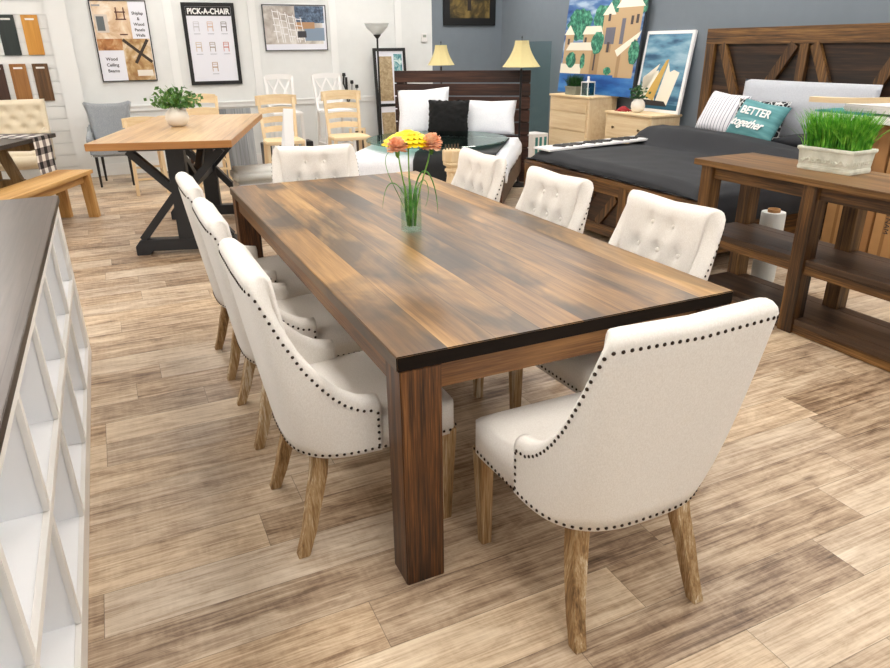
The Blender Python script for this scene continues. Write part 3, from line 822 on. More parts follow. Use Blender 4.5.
# footboard
FZ = .52
bb(MB(), 2.915, 2.945, BY0 + .05, BY1 - .05, .10, FZ - .03).build('footboard_panel', 'dark_board', bed)
bb(MB(), 2.885, 2.95, BY0, BY1, FZ - .03, FZ).build('footboard_rail', 'stain', bed, bevel=.003)
bb(MB(), 2.89, 2.915, BY0 + .1, BY1 - .1, FZ - .11, FZ - .03).build('footboard_rail', 'stain', bed, bevel=.003)
bb(MB(), 2.89, 2.915, BY0 + .1, BY1 - .1, .08, .16).build('footboard_rail', 'stain', bed, bevel=.003)
for y in (BY0, 2.62, 3.33, BY1 - .1): bb(MB(), 2.886, 2.95, y, y + .10, 0 if y in (BY0, BY1 - .1) else .1, FZ - .03).build('footboard_post', 'stain_z', bed, bevel=.003)
for (a, b) in (((3.28, .16), (3.06, .40)), ((2.76, .40), (2.98, .16)), ((3.98, .16), (3.74, .40)), ((3.46, .40), (3.70, .16)), ((2.56, .16), (2.34, .40))):
    MB().bar((2.905 - ox, a[0] - oy, a[1]), (2.905 - ox, b[0] - oy, b[1]), .07, .022, (1, 0, 0)).build('brace', 'stain_z', bed, bevel=.002)
for y in (BY0 + .01, BY1 - .04): bb(MB(), 2.95, 4.95, y, y + .03, .14, .40).build('side_rail', 'stain_x', bed, bevel=.002)
mt = MB(); bb(mt, 2.96, 4.93, BY0 + .05, BY1 - .05, .30, .57)
tag(mt.build('mattress', 'white_cotton', None, (ox, oy, 0), bevel=.04, seg=3), 'thick mattress on the farmhouse bed under the charcoal duvet', 'mattress')
# duvet
def duvet(u, v):
    x = 2.925 + (4.62 - 2.925) * u; y = BY0 + .0 + (BY1 - BY0) * v
    nz = noise.noise(Vector((x * 2.3, y * 2.3, 0))) * .014 + noise.noise(Vector((x * 7, y * 5, 3))) * .007
    z = .600 + nz + .020 * math.sin(PI * v) + .150 * smoothstep((x - 4.02 - .02 * math.sin(y * 5)) / .22) * (.55 + .45 * smoothstep((y - 1.9) / 1.6)) - .06 * smoothstep((x - 4.42) / .15)
    e = min(v, 1 - v); z -= .045 * (1 - smoothstep(e / .045))
    e2 = u; z -= .05 * (1 - smoothstep(e2 / .05))
    return Vector((x - ox, y - oy, z))
m = MB(); nu, nv = 60, 70
m.grid(duvet, nu, nv)
def drop(side):
    def f(u, v):
        if side == 'foot':
            p = duvet(0, u); q = Vector((-.012 * v - .006 * math.sin(u * 40) * v, 0, -.045 * v)); q.z = -(p.z - .535) * v
            return p + q
        s = -1 if side == 'near' else 1
        p = duvet(u, 0 if side == 'near' else 1); k = (.20 if side == 'near' else .20)
        return p + Vector((0, s * (.028 * smoothstep(v * 2) + .008 * math.sin(u * 34) * v), -k * v))
    return f
m.grid(drop('foot'), nv, 4); m.grid(drop('near'), nu, 8); m.grid(drop('far'), nu, 8)
dv = m.build('duvet', 'charcoal', None, (ox, oy, 0), smooth=True, solid=.012)
tag(dv, 'charcoal duvet spread over the large wooden bed', 'bedding')

def cushion(name, label, w_, h_, t_, mat, loc, rot, group=None, edge=1.0, wr=.006, furry=0, n_=22, cat='pillow'):
    m = MB()
    def pos(u, v, s):
        x = u * 2 - 1; y = v * 2 - 1
        pin = 1 - .07 * (1 - abs(x * y)) * edge * (max(abs(x), abs(y)) ** 3)
        prof = max(0, (1 - abs(x) ** 2.6) * (1 - abs(y) ** 2.6)) ** .45
        z = s * t_ / 2 * prof + wr * noise.noise(Vector((x * 2.2, y * 2.2, s * 4 + w_ * 9)))
        X, Y = x * w_ / 2 * pin, y * h_ / 2 * pin
        if furry:
            r_ = noise.noise(Vector((x * 30, y * 30, s))) * furry; z += r_; X += r_ * x; Y += r_ * y
        return (X, Y, z if prof > 0 else wr * 0)
    m.grid(lambda u, v: pos(u, v, 1), n_, n_); m.grid(lambda u, v: pos(u, v, -1), n_, n_)
    o = m.build(name, mat, None, loc, rot, smooth=True)
    o.rotation_mode = 'XYZ'
    return tag(o, label, cat, group)
# local x = width, y = height, z = thickness/front ; Rx(tilt) then Rz
def prop(o, loc, facing, lean, roll=0):
    """stand a cushion: its +z faces direction `facing` (radians about Z, 0 = -Y), leaning back by lean"""
    m = Matrix.Rotation(facing, 4, 'Z') @ Matrix.Rotation(R(90) - lean, 4, 'X') @ Matrix.Rotation(roll, 4, 'Z')
    o.rotation_euler = m.to_euler(); o.location = loc
M['bolster'] = fabric('light_grey_cloth', (190, 194, 202), (180, 184, 193), 300, .2)
p1 = cushion('bolster_pillow', 'wide light grey upholstered bolster leaning on the big headboard', 1.34, .50, .12, M['bolster'], (0, 0, 0), (0, 0, 0), edge=.15)
prop(p1, (4.865, 2.82, .945), R(-90), R(6))
p2 = cushion('striped_pillow', 'white pillow with thin grey stripes at the left of the big headboard', .48, .40, .14, 'stripes', (0, 0, 0), (0, 0, 0))
prop(p2, (4.74, 3.58, .885), R(-90), R(26), R(-4))
p3 = cushion('teal_pillow', 'teal pillow reading BETTER together on the charcoal bedding', .52, .36, .14, 'teal', (0, 0, 0), (0, 0, 0))
prop(p3, (4.56, 3.00, .865), R(-90), R(30), R(-6))
text('lettering', 'BETTER', .095, 'white_paint', p3, (.0, .055, .073), (0, 0, 0), .002, sx=1.05, bold=.002)
text('lettering', 'together', .105, 'white_paint', p3, (-.02, -.055, .073), (0, 0, 0), .002, shear=.35, sx=.95, bold=.002)
p4 = cushion('patterned_pillow', 'black and white patterned pillow behind the teal pillow', .56, .36, .12, 'stripes', (0, 0, 0), (0, 0, 0))
def pat():
    k = NT('black_white_pattern'); vo = k.n('ShaderNodeTexVoronoi', feature='DISTANCE_TO_EDGE'); k.put(vo.inputs['Vector'], k.co()); vo.inputs['Scale'].default_value = 22
    k.base(k.ramp(vo.outputs['Distance'], [(.06, (210, 210, 210)), (.10, (22, 24, 28))])); k.set(Roughness=.9); return k.m
p4.data.materials.clear(); p4.data.materials.append(pat())
prop(p4, (4.70, 3.11, .86), R(-90), R(16))
p5 = cushion('charcoal_pillow', 'charcoal pillow lying flat under the teal pillow at the head of the bed', .80, .40, .14, 'charcoal', (0, 0, 0), (0, 0, 0))
p5.location = (4.72, 2.40, .73); p5.rotation_euler = (0, 0, R(90))
# long sign on the bed
sg = thing('script_sign', 'long white wooden sign with black script lying along the far edge of the big bed', 'sign', (3.74, 3.97, .640), R(2))
sg.rotation_euler = (0, R(-1.2), R(2))
MB().bx(-.78, .78, -.125, .125, -.006, .012).build('board', 'white_paint', sg, bevel=.002)
m = MB()
for w0, w1 in ((-.62, -.34), (-.27, -.02), (.06, .30), (.36, .62)):
    n_ = 26; pts = []
    for i in range(n_ + 1):
        u = i / n_; pts.append((w0 + (w1 - w0) * u + .035 * math.sin(u * 20), .075 * math.cos(u * 20 + 1) * (1 - .3 * u), .0125))
    m.tube(pts, .021, 6, 0, .6)
m.build('script', 'black', sg)

# ------------------------------------------------------------------ dressers
def dresser(name, label, x0, x1, y0, y1, h, rows, group, kn):
    d = thing(name, label, 'dresser', ((x0 + x1) / 2, (y0 + y1) / 2, 0), 0, group)
    hx, hy = (x1 - x0) / 2 - .02, (y1 - y0) / 2 - .02
    m = MB().bx(-hx, hx, -hy, hy, .0, h - .025); m.build('cabinet', 'pale', d, bevel=.002)
    MB().bx(-hx - .02, hx + .02, -hy - .02, hy + .02, h - .025, h).build('top', 'pale', d, bevel=.006)
    f = MB()                     # framed side panel
    for s in (-1, 1):
        f = MB(); f.bx(-hx, -hx + .06, min(s * hy, s * (hy + .008)), max(s * hy, s * (hy + .008)), .02, h - .03); f.bx(hx - .06, hx, min(s * hy, s * (hy + .008)), max(s * hy, s * (hy + .008)), .02, h - .03)
        f.bx(-hx + .06, hx - .06, min(s * hy, s * (hy + .008)), max(s * hy, s * (hy + .008)), h - .09, h - .03); f.bx(-hx + .06, hx - .06, min(s * hy, s * (hy + .008)), max(s * hy, s * (hy + .008)), .02, .09)
        f.build('side_frame', 'pale_z', d, bevel=.001)
    z1 = h - .05; tot = h - .12
    for r_ in rows:
        z0 = z1 - tot * r_
        for (a, b) in (((-hy + .035, hy - .035),)):
            dr = MB().bx(-hx - .012, -hx - .001, a, b, z0 + .006, z1 - .006).build('drawer', 'pale', d, bevel=.002)
            for ky in kn: MB().lathe([(.006, 0), (.006, .012), (.014, .016), (.015, .024), (.004, .030)], (-hx - .012, ky, (z0 + z1) / 2), 14, 0, (0, R(-90), 0)).build('knob', 'knob', dr, smooth=True)
        z1 = z0
    return d
dresser('dresser', 'taller unfinished pine dresser against the grey wall, under the village painting', 4.60, 5.04, 5.50, 6.36, .93, (.18, .27, .27, .28), 'unfinished pine dressers', ())
dresser('nightstand', 'lower unfinished pine chest beside the big bed, holding a white vase', 4.62, 5.05, 4.42, 5.22, .80, (.34, .33, .33), 'unfinished pine dressers', (-.22, .22))

# village painting, standing on the dresser and leaning on the wall (canvas local: y = along wall, z up, facing -X)
def canvas(name, label, w_, h_, loc, lean, cat='painting', edge='white_paint', th=.03):
    t = thing(name, label, cat, loc); t.rotation_euler = Euler((0, lean, 0))
    MB().bx(0, th, -w_ / 2, w_ / 2, 0, h_).build('canvas', edge, t, bevel=.002)
    return t
def layer(t, polys, z_off, mat, name='painted_shape', axis='x'):
    name = name[:-1] if name.endswith('s') else name
    for i_, pl in enumerate(polys): MB().prism(pl, -z_off - .0006 - i_ * .00003, -z_off, 'x').build(name, mat, t)
PW, PH = 1.50, 1.15
pa = canvas('village_painting', 'large painting of sand-coloured houses, green trees and blue water above the dresser', PW, PH, (4.925, 5.90, .932), R(6), edge=col((58, 60, 64)))
def L_(x, z): return (PW / 2 - x * PW, z * PH)           # picture coords: x 0 (left in view, far) .. 1 (right, near)
def sky(name, c1, c2, c3):
    k = NT(name); x = k.sep(k.co()); f = k.noise(k.comb(0.0, k.math('MULTIPLY', x[1], 2.0), k.math('MULTIPLY', x[2], 9.0)), 1, 4)
    k.base(k.ramp(f, [(.35, c1), (.5, c2), (.65, c3)])); k.set(Roughness=.5); return k.m
layer(pa, [[L_(0, 0), L_(1, 0), L_(1, 1), L_(0, 1)]], .001, sky('painted_sky', (30, 62, 128), (70, 112, 166), (170, 190, 210)), 'painted_sky')
def blob(cx, cy, rx, ry, n_=22, j=.12, sd=0):
    rr = random.Random(sd); return [L_(cx + math.cos(2 * PI * i / n_) * rx * (1 + rr.uniform(-j, j)), cy + math.sin(2 * PI * i / n_) * ry * (1 + rr.uniform(-j, j))) for i in range(n_)][::-1]
def treemat(name, a, b, c):
    k = NT(name); f = k.noise(k.co(), 16, 5, .7); k.base(k.ramp(f, [(.35, a), (.5, b), (.65, c)])); k.set(Roughness=.5); return k.m
tm = treemat('painted_tree', (16, 62, 60), (40, 118, 92), (110, 184, 150))
layer(pa, [blob(.2, .70, .17, .17, sd=1), blob(.5, .76, .12, .12, sd=2), blob(.86, .86, .17, .13, sd=3), blob(.68, .86, .1, .1, sd=4)], .002, tm, 'painted_trees')
wtr = sky('painted_water', (18, 70, 140), (34, 100, 172), (70, 130, 190))
layer(pa, [[L_(0, 0), L_(1, 0), L_(1, .2), L_(0, .2)]], .0022, wtr, 'painted_water')
sand = col((186, 158, 120)); sand2 = col((162, 132, 96)); cream = col((232, 226, 208)); slate = col((104, 104, 116))
def rect(x0, y0, x1, y1): return [L_(x0, y0), L_(x1, y0), L_(x1, y1), L_(x0, y1)]
layer(pa, [rect(.02, .2, .14, .62), rect(.05, .2, .42, .46), rect(.28, .2, .55, .62), rect(.52, .2, .86, .80), rect(.74, .18, .97, .66), rect(.72, .6, .98, .86), rect(.69, .5, .755, 1.0)], .003, sand, 'painted_houses')
layer(pa, [rect(.42, .2, .53, .55), rect(.76, .18, .80, .46), rect(.60, .42, .66, .66)], .0040, sand2, 'painted_walls')
layer(pa, [[L_(.0, .60), L_(.15, .60), L_(.07, .70)], [L_(.05, .44), L_(.44, .44), L_(.40, .52), L_(.1, .52)], [L_(.26, .60), L_(.54, .60), L_(.5, .68), L_(.3, .68)], [L_(.50, .78), L_(.67, .78), L_(.59, .90)],
    [L_(.66, .84), L_(1, .84), L_(.93, .92), L_(.72, .92)], [L_(.72, .44), L_(1, .62), L_(.98, .56), L_(.76, .38)], rect(0, .2, .30, .30), rect(.69, .96, .755, 1.0)], .0046, cream, 'painted_roofs')
layer(pa, [rect(.57, .50, .69, .66), rect(.755, .50, .80, .74)], .0050, slate, 'painted_roofs')
layer(pa, [rect(.58, .72, .61, .79), rect(.61, .42, .64, .52), rect(.86, .68, .89, .76), rect(.92, .69, .95, .77), rect(.17, .34, .2, .4), rect(.46, .24, .48, .42), rect(.06, .5, .09, .56), rect(.30, .52, .33, .57)], .0056, col((70, 62, 62)), 'painted_windows')
layer(pa, [blob(.48, .52, .08, .11, sd=5), blob(.14, .34, .07, .08, sd=6), blob(.95, .42, .06, .12, sd=7), blob(.31, .33, .035, .08, sd=8), blob(.66, .24, .05, .04, sd=9)], .0062, tm, 'painted_trees')

# sailboat picture on the lower chest
BW, BH = .74, .84
pb = canvas('sailboat_picture', 'white-edged picture of a yellow and white sailboat on blue leaning behind the lower chest', BW, BH, (4.95, 4.76, .802), R(8), 'picture')
BWf = lambda x, z: (BW / 2 - x * BW, z * BH)
def bl(t, polys, off, mat, nm):
    m = MB()
    for pl in polys: m.prism([BWf(*q) for q in pl], -off - .0006, -off, 'x')
    return m.build(nm, mat, t)
bl(pb, [[(.05, .04), (.95, .04), (.95, .96), (.05, .96)]], .001, sky('painted_sea', (34, 78, 110), (98, 146, 172), (150, 182, 198)), 'painted_sea')
bl(pb, [[(.05, .04), (.95, .04), (.95, .10), (.05, .12)]], .0018, col((24, 84, 110)), 'painted_water')
bl(pb, [[(.16, .14), (.42, .60), (.10, .42)], [(.10, .12), (.44, .12), (.42, .52), (.12, .44)]], .0024, cream, 'painted_sail')
bl(pb, [[(.46, .10), (.72, .08), (.86, .50), (.74, .53), (.66, .50), (.60, .62)]], .0030, cream, 'painted_sail')
bl(pb, [[(.22, .18), (.42, .14), (.60, .66), (.54, .64)]], .0036, col((202, 164, 84)), 'painted_sail')
bl(pb, [[(.12, .08), (.74, .08), (.66, .14), (.18, .15)]], .0042, col((40, 34, 34)), 'painted_hull')

# dresser-top things
p = thing('grass_pot', 'grey rectangular pot of dark grass on the taller dresser', 'planter', (4.72, 5.98, .9305), 0)
trough(.07, .115, .10).build('pot', plain('grey_pot', (150, 150, 132), .8, var=.1), p, bevel=.003)
grass(p, .05, .095, .08, 500, .10, .19, 'dark_grass', .005, .05)
p = thing('candle_lantern', 'white-framed glass lantern on the taller dresser beside the grass pot', 'lantern', (4.72, 5.70, .9305), R(8))
m = MB()
for a in (-1, 1):
    for b in (-1, 1): m.box((a * .055, b * .055, .08), (.008, .008, .16))
for z in (.004, .156): 
    for a in (-1, 1): m.box((a * .055, 0, z), (.008, .118, .008)); m.box((0, a * .055, z), (.118, .008, .008))
m.box((0, 0, .160), (.118, .118, .006)); m.build('frame', 'white_paint', p)
MB().lathe([(.018, .163), (.02, .175), (.014, .18), (.014, .21), (.02, .215), (.001, .225)], seg=14).build('finial', 'white_paint', p, smooth=True)
m = MB()
for a in (-1, 1): m.box((a * .055, 0, .08), (.002, .10, .145)); m.box((0, a * .055, .08), (.10, .002, .145))
m.build('pane', 'green_glass', p)
MB().lathe([(.02, .004), (.02, .09), (.001, .092)], seg=14).build('candle', 'ceramic', p)

def potted(name, label, loc, r, h, leafmat, spread, n_, cat='potted plant', leaf=.03, up=.12):
    p = thing(name, label, cat, loc)
    MB().lathe([(r * .5, 0), (r * .8, h * .12), (r, h * .42), (r * .92, h * .7), (r * .55, h * .93), (r * .5, h), (r * .42, h), (r * .42, h * .85), (.001, h * .84)], seg=28).build('pot', 'ceramic', p, smooth=True)
    m = MB(); st = MB(); rr = random.Random(len(label))
    for i in range(n_):
        a = rr.uniform(0, 2 * PI); e = rr.uniform(.05, 1.35); d = spread * rr.uniform(.35, 1)
        tip = Vector((math.cos(a) * math.cos(e) * d, math.sin(a) * math.cos(e) * d, h + up * .3 + math.sin(e) * up * rr.uniform(.5, 1)))
        st.tube([(0, 0, h * .86), (tip.x * .4, tip.y * .4, h + (tip.z - h) * .7), tip], .0015, 4)
        for k in range(5):
            c_ = tip * (1 - .12 * k) + Vector((rr.uniform(-1, 1), rr.uniform(-1, 1), rr.uniform(-.6, .8))) * leaf * .8; c_.z = max(c_.z, h + .004)
            u_ = Vector((rr.uniform(-1, 1), rr.uniform(-1, 1), rr.uniform(-.3, 1))).normalized(); s_ = u_.cross(Vector((rr.uniform(-1, 1), rr.uniform(-1, 1), rr.uniform(-1, 1)))).normalized()
            m.add([c_ - u_ * leaf * .5, c_ + s_ * leaf * .32, c_ + u_ * leaf * .5, c_ - s_ * leaf * .32, c_ + s_.cross(u_) * leaf * .08], [(0, 1, 4), (1, 2, 4), (2, 3, 4), (3, 0, 4)])
    m.build('foliage', leafmat, p, solid=.0008); st.build('stems', 'stem', p)
    return p
potted('potted_plant', 'round white vase of dark green sprigs on the lower pine chest', (4.78, 4.84, .8005), .078, .15, 'leaf_dark', .12, 26, leaf=.04, up=.13)
m = MB()
def rag(u, v): return (4.70 + .12 * u, 4.97 + .17 * v, .804 + .045 * math.sin(PI * u) * math.sin(PI * v) + .006 * math.sin(u * 20 + v * 9))
tag(m.grid(rag, 14, 14).build('red_cloth', 'red', smooth=True, solid=.004), 'crumpled red cloth on the lower chest beside the white vase', 'cloth')

# glass sheet leaning on the wall
o = MB().bx(4.985, 4.993, 6.95, 7.70, 0, 1.55).build('glass_sheet', 'wall_glass', rot=None)
tag(o, 'large clear glass sheet leaning on the grey wall behind the cream lamp', 'glass sheet')
# small crate on the floor by dresser
c = thing('display_crate', 'small white and teal box on the floor between the two beds', 'box', (4.36, 6.30, 0), R(10))
MB().bx(-.13, .13, -.13, .13, 0, .46).build('box_body', 'white_paint', c, bevel=.004)
m = MB()
for i, a in enumerate((-.09, -.02, .06)): m.bx(a, a + .04, -.134, -.130, .05, .42)
m.build('printed_stripes', col((60, 130, 130)), c)

# ------------------------------------------------------------------ back bed
th0 = R(-36)
bk = thing('slatted_headboard_bed', 'dark wooden bed with a gapped plank headboard and black and white bedding', 'bed', (3.17, 6.00, 0), th0)
W2 = .79
for i in range(8):
    z1 = 1.245 - i * .142
    MB().bx(-W2, W2, -.016, .016, z1 - .128, z1).build('headboard_plank', 'dark_board_x', bk, bevel=.002)
for s in (-1, 1): MB().bx(s * (W2 - .06) - .045, s * (W2 - .06) + .045, .017, .055, 0, 1.24).build('headboard_post', 'dark_board_x', bk, bevel=.002)
for s in (-1, 1): MB().bx(s * .70 - .015, s * .70 + .015, -2.0, -.018, .14, .34).build('side_rail', 'dark_board_x', bk)
MB().bx(-.685, .685, -2.0, -1.97, .14, .34).build('foot_rail', 'dark_board_x', bk)
for s in (-1, 1): MB().bx(s * .66 - .035, s * .66 + .035, -1.968, -1.90, 0, .30).build('leg', 'stain_z', bk)
q = MB().bx(-.67, .67, -1.88, -.03, .30, .52).build('mattress', 'white_cotton', None, (3.17, 6.00, 0), (0, 0, th0), bevel=.04, seg=3)
tag(q, 'white mattress on the dark bed with the plank headboard', 'mattress')
def local(x, y, z):
    return Vector((3.17, 6.00, 0)) + Matrix.Rotation(th0, 3, 'Z') @ Vector((x, y, z))
# white comforter billowing over the left side and foot
def comf(u, v):
    y = -1.94 + 1.50 * v; xl = -.72 - .40 * smoothstep((-.55 - y) / .6); x = xl + (.70 - xl) * u
    cx = x
    z = .56 + .02 * noise.noise(Vector((x * 6, y * 6, 0)))
    if x < -.70: z = .56 - 1.0 * ((-.70 - x) / .38) ** 1.9 * .40
    e = min(v * 1.4, 1); z -= .06 * (1 - smoothstep(v / .08))
    return (x, y, z)
m = MB(); m.grid(comf, 44, 36)
def comf2(u, v):
    p_ = Vector(comf(u, 0)); return (p_.x, p_.y - .03 * smoothstep(v * 2), max(.10, p_.z - .32 * v))
m.grid(comf2, 44, 6)
def comf3(u, v):
    p_ = Vector(comf(1, u)); return (p_.x + .04 * smoothstep(v * 2), p_.y, p_.z - .15 * v)
m.grid(comf3, 36, 6)
q = m.build('comforter', 'white_cotton', None, (3.17, 6.00, 0), (0, 0, th0), smooth=True, solid=.02)
tag(q, 'puffy white comforter spilling off the left side of the dark plank bed', 'bedding')
def blk(u, v):
    x = -.12 + .76 * u; y = -1.98 + 1.25 * v
    return (x, y, .592 + .006 * noise.noise(Vector((x * 5, y * 5, 2))) - .06 * (1 - smoothstep(v / .08)))
m = MB(); m.grid(blk, 30, 26)
m.grid(lambda u, v: (blk(u, 0)[0], blk(u, 0)[1] - .03 * smoothstep(v * 2), blk(u, 0)[2] - .40 * v), 30, 6)
q = m.build('black_blanket', 'black_cotton', None, (3.17, 6.00, 0), (0, 0, th0), smooth=True, solid=.012)
tag(q, 'black blanket folded over the foot of the dark plank bed', 'blanket')
pw = cushion('white_pillow', 'tall white textured pillow left of the black pillow on the plank bed', .60, .52, .16, 'white_cotton', (0, 0, 0), (0, 0, 0), 'white textured pillows on the plank bed')
prop(pw, local(-.40, -.24, .815), th0, R(20), R(4))
pb2 = cushion('black_pillow', 'fluffy black pillow between two white pillows on the plank bed', .46, .40, .16, 'black_fur', (0, 0, 0), (0, 0, 0), furry=.02)
prop(pb2, local(-.07, -.47, .765), th0, R(18))
pw2 = cushion('white_pillow', 'white textured pillow right of the black pillow on the plank bed', .56, .38, .16, 'white_cotton', (0, 0, 0), (0, 0, 0), 'white textured pillows on the plank bed')
prop(pw2, local(.38, -.30, .765), th0, R(22))
# round glass top lying on the bed
g = MB().lathe([(.705, 0), (.72, .004), (.72, .010), (.705, .014)], (0, 0, 0), 64)
o = g.build('round_glass_tabletop', 'green_glass', None, (2.42, 5.05, .627)); tag(o, 'round glass tabletop lying over the foot of the dark plank bed', 'tabletop')
# turned post with pegs
p = thing('turned_post', 'pale unfinished turned wooden post with pegs on top beyond the dining table', 'post', (1.90, 3.62, 0), R(20))
MB().lathe([(.16, 0), (.16, .03), (.07, .05), (.05, .10), (.06, .2), (.075, .3), (.06, .42), (.042, .52), (.045, .555), (.06, .565), (.06, .58), (.045, .59), (.05, .60), (.072, .615), (.074, .63), (.07, .635)], seg=20).build('turned_shaft', 'pale_z', p, smooth=False)
MB().lathe([(.072, .635), (.078, .65), (.078, .725), (.07, .735)], seg=8).build('block_head', 'pale_z', p)
for i in range(5): MB().lathe([(.006, .735), (.006, .775), (.001, .777)], ((-.056 + .028 * i) * math.cos(R(-20)), (-.056 + .028 * i) * math.sin(R(-20)), 0), 8).build('peg', col((92, 76, 58)), p)

# lamps
def lamp(label, loc, zs0, zs1, r0, r1):
    p = thing('floor_lamp', label, 'lamp', loc, R(12), 'cream-shaded lamps beside the plank bed')
    MB().lathe([(.13, 0), (.13, .015), (.03, .03), (.012, .05), (.012, zs0 - .02)], seg=20).build('stand', 'black', p, smooth=False)
    m = MB(); n_ = 8; rings = 8
    for k in range(n_):
        a0, a1 = 2 * PI * k / n_, 2 * PI * (k + 1) / n_
        vs = []
        for i in range(rings + 1):
            t_ = i / rings; r_ = r0 + (r1 - r0) * (1 - (1 - t_) ** 1.7); z = zs0 + (zs1 - zs0) * t_
            vs += [(math.cos(a0) * r_, math.sin(a0) * r_, z), (math.cos(a1) * r_, math.sin(a1) * r_, z)]
        m.add(vs, [(2 * i, 2 * i + 1, 2 * i + 3, 2 * i + 2) for i in range(rings)])
    m.build('lamp_shade', 'shade', p, solid=.004)
    MB().lathe([(.004, zs0 - .02), (.004, zs1 + .02), (.009, zs1 + .03), (.001, zs1 + .05)], seg=8).build('finial', 'black', p)
    return p
lamp('floor lamp with a cream bell shade behind the left half of the plank headboard', (3.47, 7.2, 0), 1.275, 1.515, .175, .075)
lamp('floor lamp with a cream bell shade, its dark pole before the plank headboard', (3.61, 5.42, 0), 1.285, 1.55, .205, .072)
# torchiere
p = thing('torchiere_lamp', 'tall black floor lamp with an upturned white glass bowl by the white wall', 'lamp', (2.86, 7.9, 0))
MB().lathe([(.14, 0), (.14, .015), (.03, .03), (.014, .06), (.012, 1.60), (.02, 1.61), (.05, 1.645), (.045, 1.655), (.001, 1.66)], seg=20).build('stand', 'black', p)
MB().lathe([(.045, 1.652), (.08, 1.68), (.14, 1.74), (.165, 1.79), (.16, 1.79), (.135, 1.745), (.075, 1.69), (.04, 1.66)], seg=28).build('glass_bowl', 'frost', p, smooth=True)

# ------------------------------------------------------------------ wall pictures on the back wall
def poster(name, label, x0, x1, z0, z1, fw, mat, cat='poster', y=YB):
    p = thing(name, label, cat, ((x0 + x1) / 2, y - .016, (z0 + z1) / 2)); a, b = (x1 - x0) / 2, (z1 - z0) / 2
    m = MB(); d = .012
    m.bx(-a, a, -d, d, b - fw, b); m.bx(-a, a, -d, d, -b, -b + fw); m.bx(-a, -a + fw, -d, d, -b + fw, b - fw); m.bx(a - fw, a, -d, d, -b + fw, b - fw)
    m.build('frame', mat, p)
    MB().bx(-a + fw, a - fw, -.004, .004, -b + fw, b - fw).build('print', 'paper', p)
    return p, a, b
def flat(p, rects, mat, nm, off=.0048):
    m = MB()
    for x0, x1, z0, z1 in rects: m.bx(x0, x1, -off - .0007, -off, z0, z1)
    return m.build(nm, mat, p)
# panels poster
p, a, b = poster('panel_poster', 'thin-framed poster about shiplap and ceiling beams, above the grey armchair', -.55, .085, 1.135, 2.055, .012, 'black')
def photo(name, c1, c2, c3, sc=5):
    k = NT(name); f = k.noise(k.co(), sc, 4, .6, .8); k.base(k.ramp(f, [(.35, c1), (.5, c2), (.65, c3)])); k.set(Roughness=.35); return k.m
flat(p, [(-.30, .11, .03, .448)], photo('photo_shelf', (196, 160, 124), (222, 198, 168), (236, 224, 208)), 'photo')
flat(p, [(-.28, -.14, .10, .30)], col((206, 196, 186)), 'photo_mirror', .0056); flat(p, [(-.265, -.18, .12, .28)], col((96, 104, 108)), 'photo_mirror', .0064)
flat(p, [(-.05, .07, .32, .335), (-.05, .07, .24, .255), (-.04, -.025, .255, .38), (.045, .06, .255, .38)], col((90, 52, 40)), 'photo_shelf', .0056)
flat(p, [(-.03, .06, .07, .085)], col((90, 52, 40)), 'photo_shelf', .0056)
flat(p, [(-.30, -.02, -.10, .03)], photo('photo_ceiling', (134, 84, 44), (176, 120, 70), (206, 168, 124), 9), 'photo')
flat(p, [(-.02, .30, -.448, .03)], photo('photo_beams', (150, 108, 62), (188, 156, 108), (224, 208, 182)), 'photo')
m = MB(); m.bar((-.01, -.0058, .02), (.29, -.0058, -.24), .035, .001, (0, 1, 0)); m.bar((.27, -.0068, .02), (.10, -.0068, -.25), .035, .001, (0, 1, 0)); m.build('photo_beam', col((56, 44, 34)), p)
flat(p, [(.10, .28, -.40, -.33)], col((226, 220, 210)), 'photo_bed', .0056)
flat(p, [(-.29, -.2, .39, .41)], col((150, 150, 150)), 'emblem', .0056)
for i, s in enumerate(('Shiplap', '&', 'Wood', 'Panels', 'Walls')): text('lettering', s, .046, 'ink', p, (.205, -.0052, .315 - i * .062), (R(90), 0, 0), .0006, bold=.001)
for i, s in enumerate(('Wood', 'Ceiling', 'Beams')): text('lettering', s, .050, 'ink', p, (-.17, -.0052, -.20 - i * .068), (R(90), 0, 0), .0006, bold=.001)
# pick a chair
p, a, b = poster('chair_poster', 'black-framed poster reading PICK-A-CHAIR above the oak trestle table', .49, 1.135, 1.065, 2.04, .045, 'black')
flat(p, [(-.275, .275, .335, .44)], 'black', 'title_band')
text('lettering', 'PICK-A-CHAIR', .092, 'white_paint', p, (0, -.006, .385), (R(90), 0, 0), .0006, sx=.88, bold=.003)
def mini(cx, cz, c, s=1.0):
    m = MB(); w_ = .032 * s; h_ = .055 * s
    for x in (-w_, w_): m.box((cx + x, -.0056, cz), (.006, .0012, 2 * h_ * 1.0)) 
    for z in (h_, h_ * .6, 0, -h_ * .1): m.box((cx, -.0056, cz + z), (2 * w_, .0012, .006))
    m.box((cx + w_ * .9, -.0056, cz - h_ * .5), (.005, .0012, h_)); m.build('chair_picture', col(c), p)
    MB().box((cx, -.0056, cz - h_ - .03), (.08, .001, .006)).build('caption', col((150, 156, 170)), p)
for r_ in range(2):
    for k_ in range(3): mini(-.17 + .17 * k_, .21 - .24 * r_, [(190, 190, 196), (206, 168, 140), (96, 88, 84), (196, 176, 150), (150, 136, 124), (196, 96, 72)][r_ * 3 + k_])
mini(.0, -.27, (176, 140, 104))
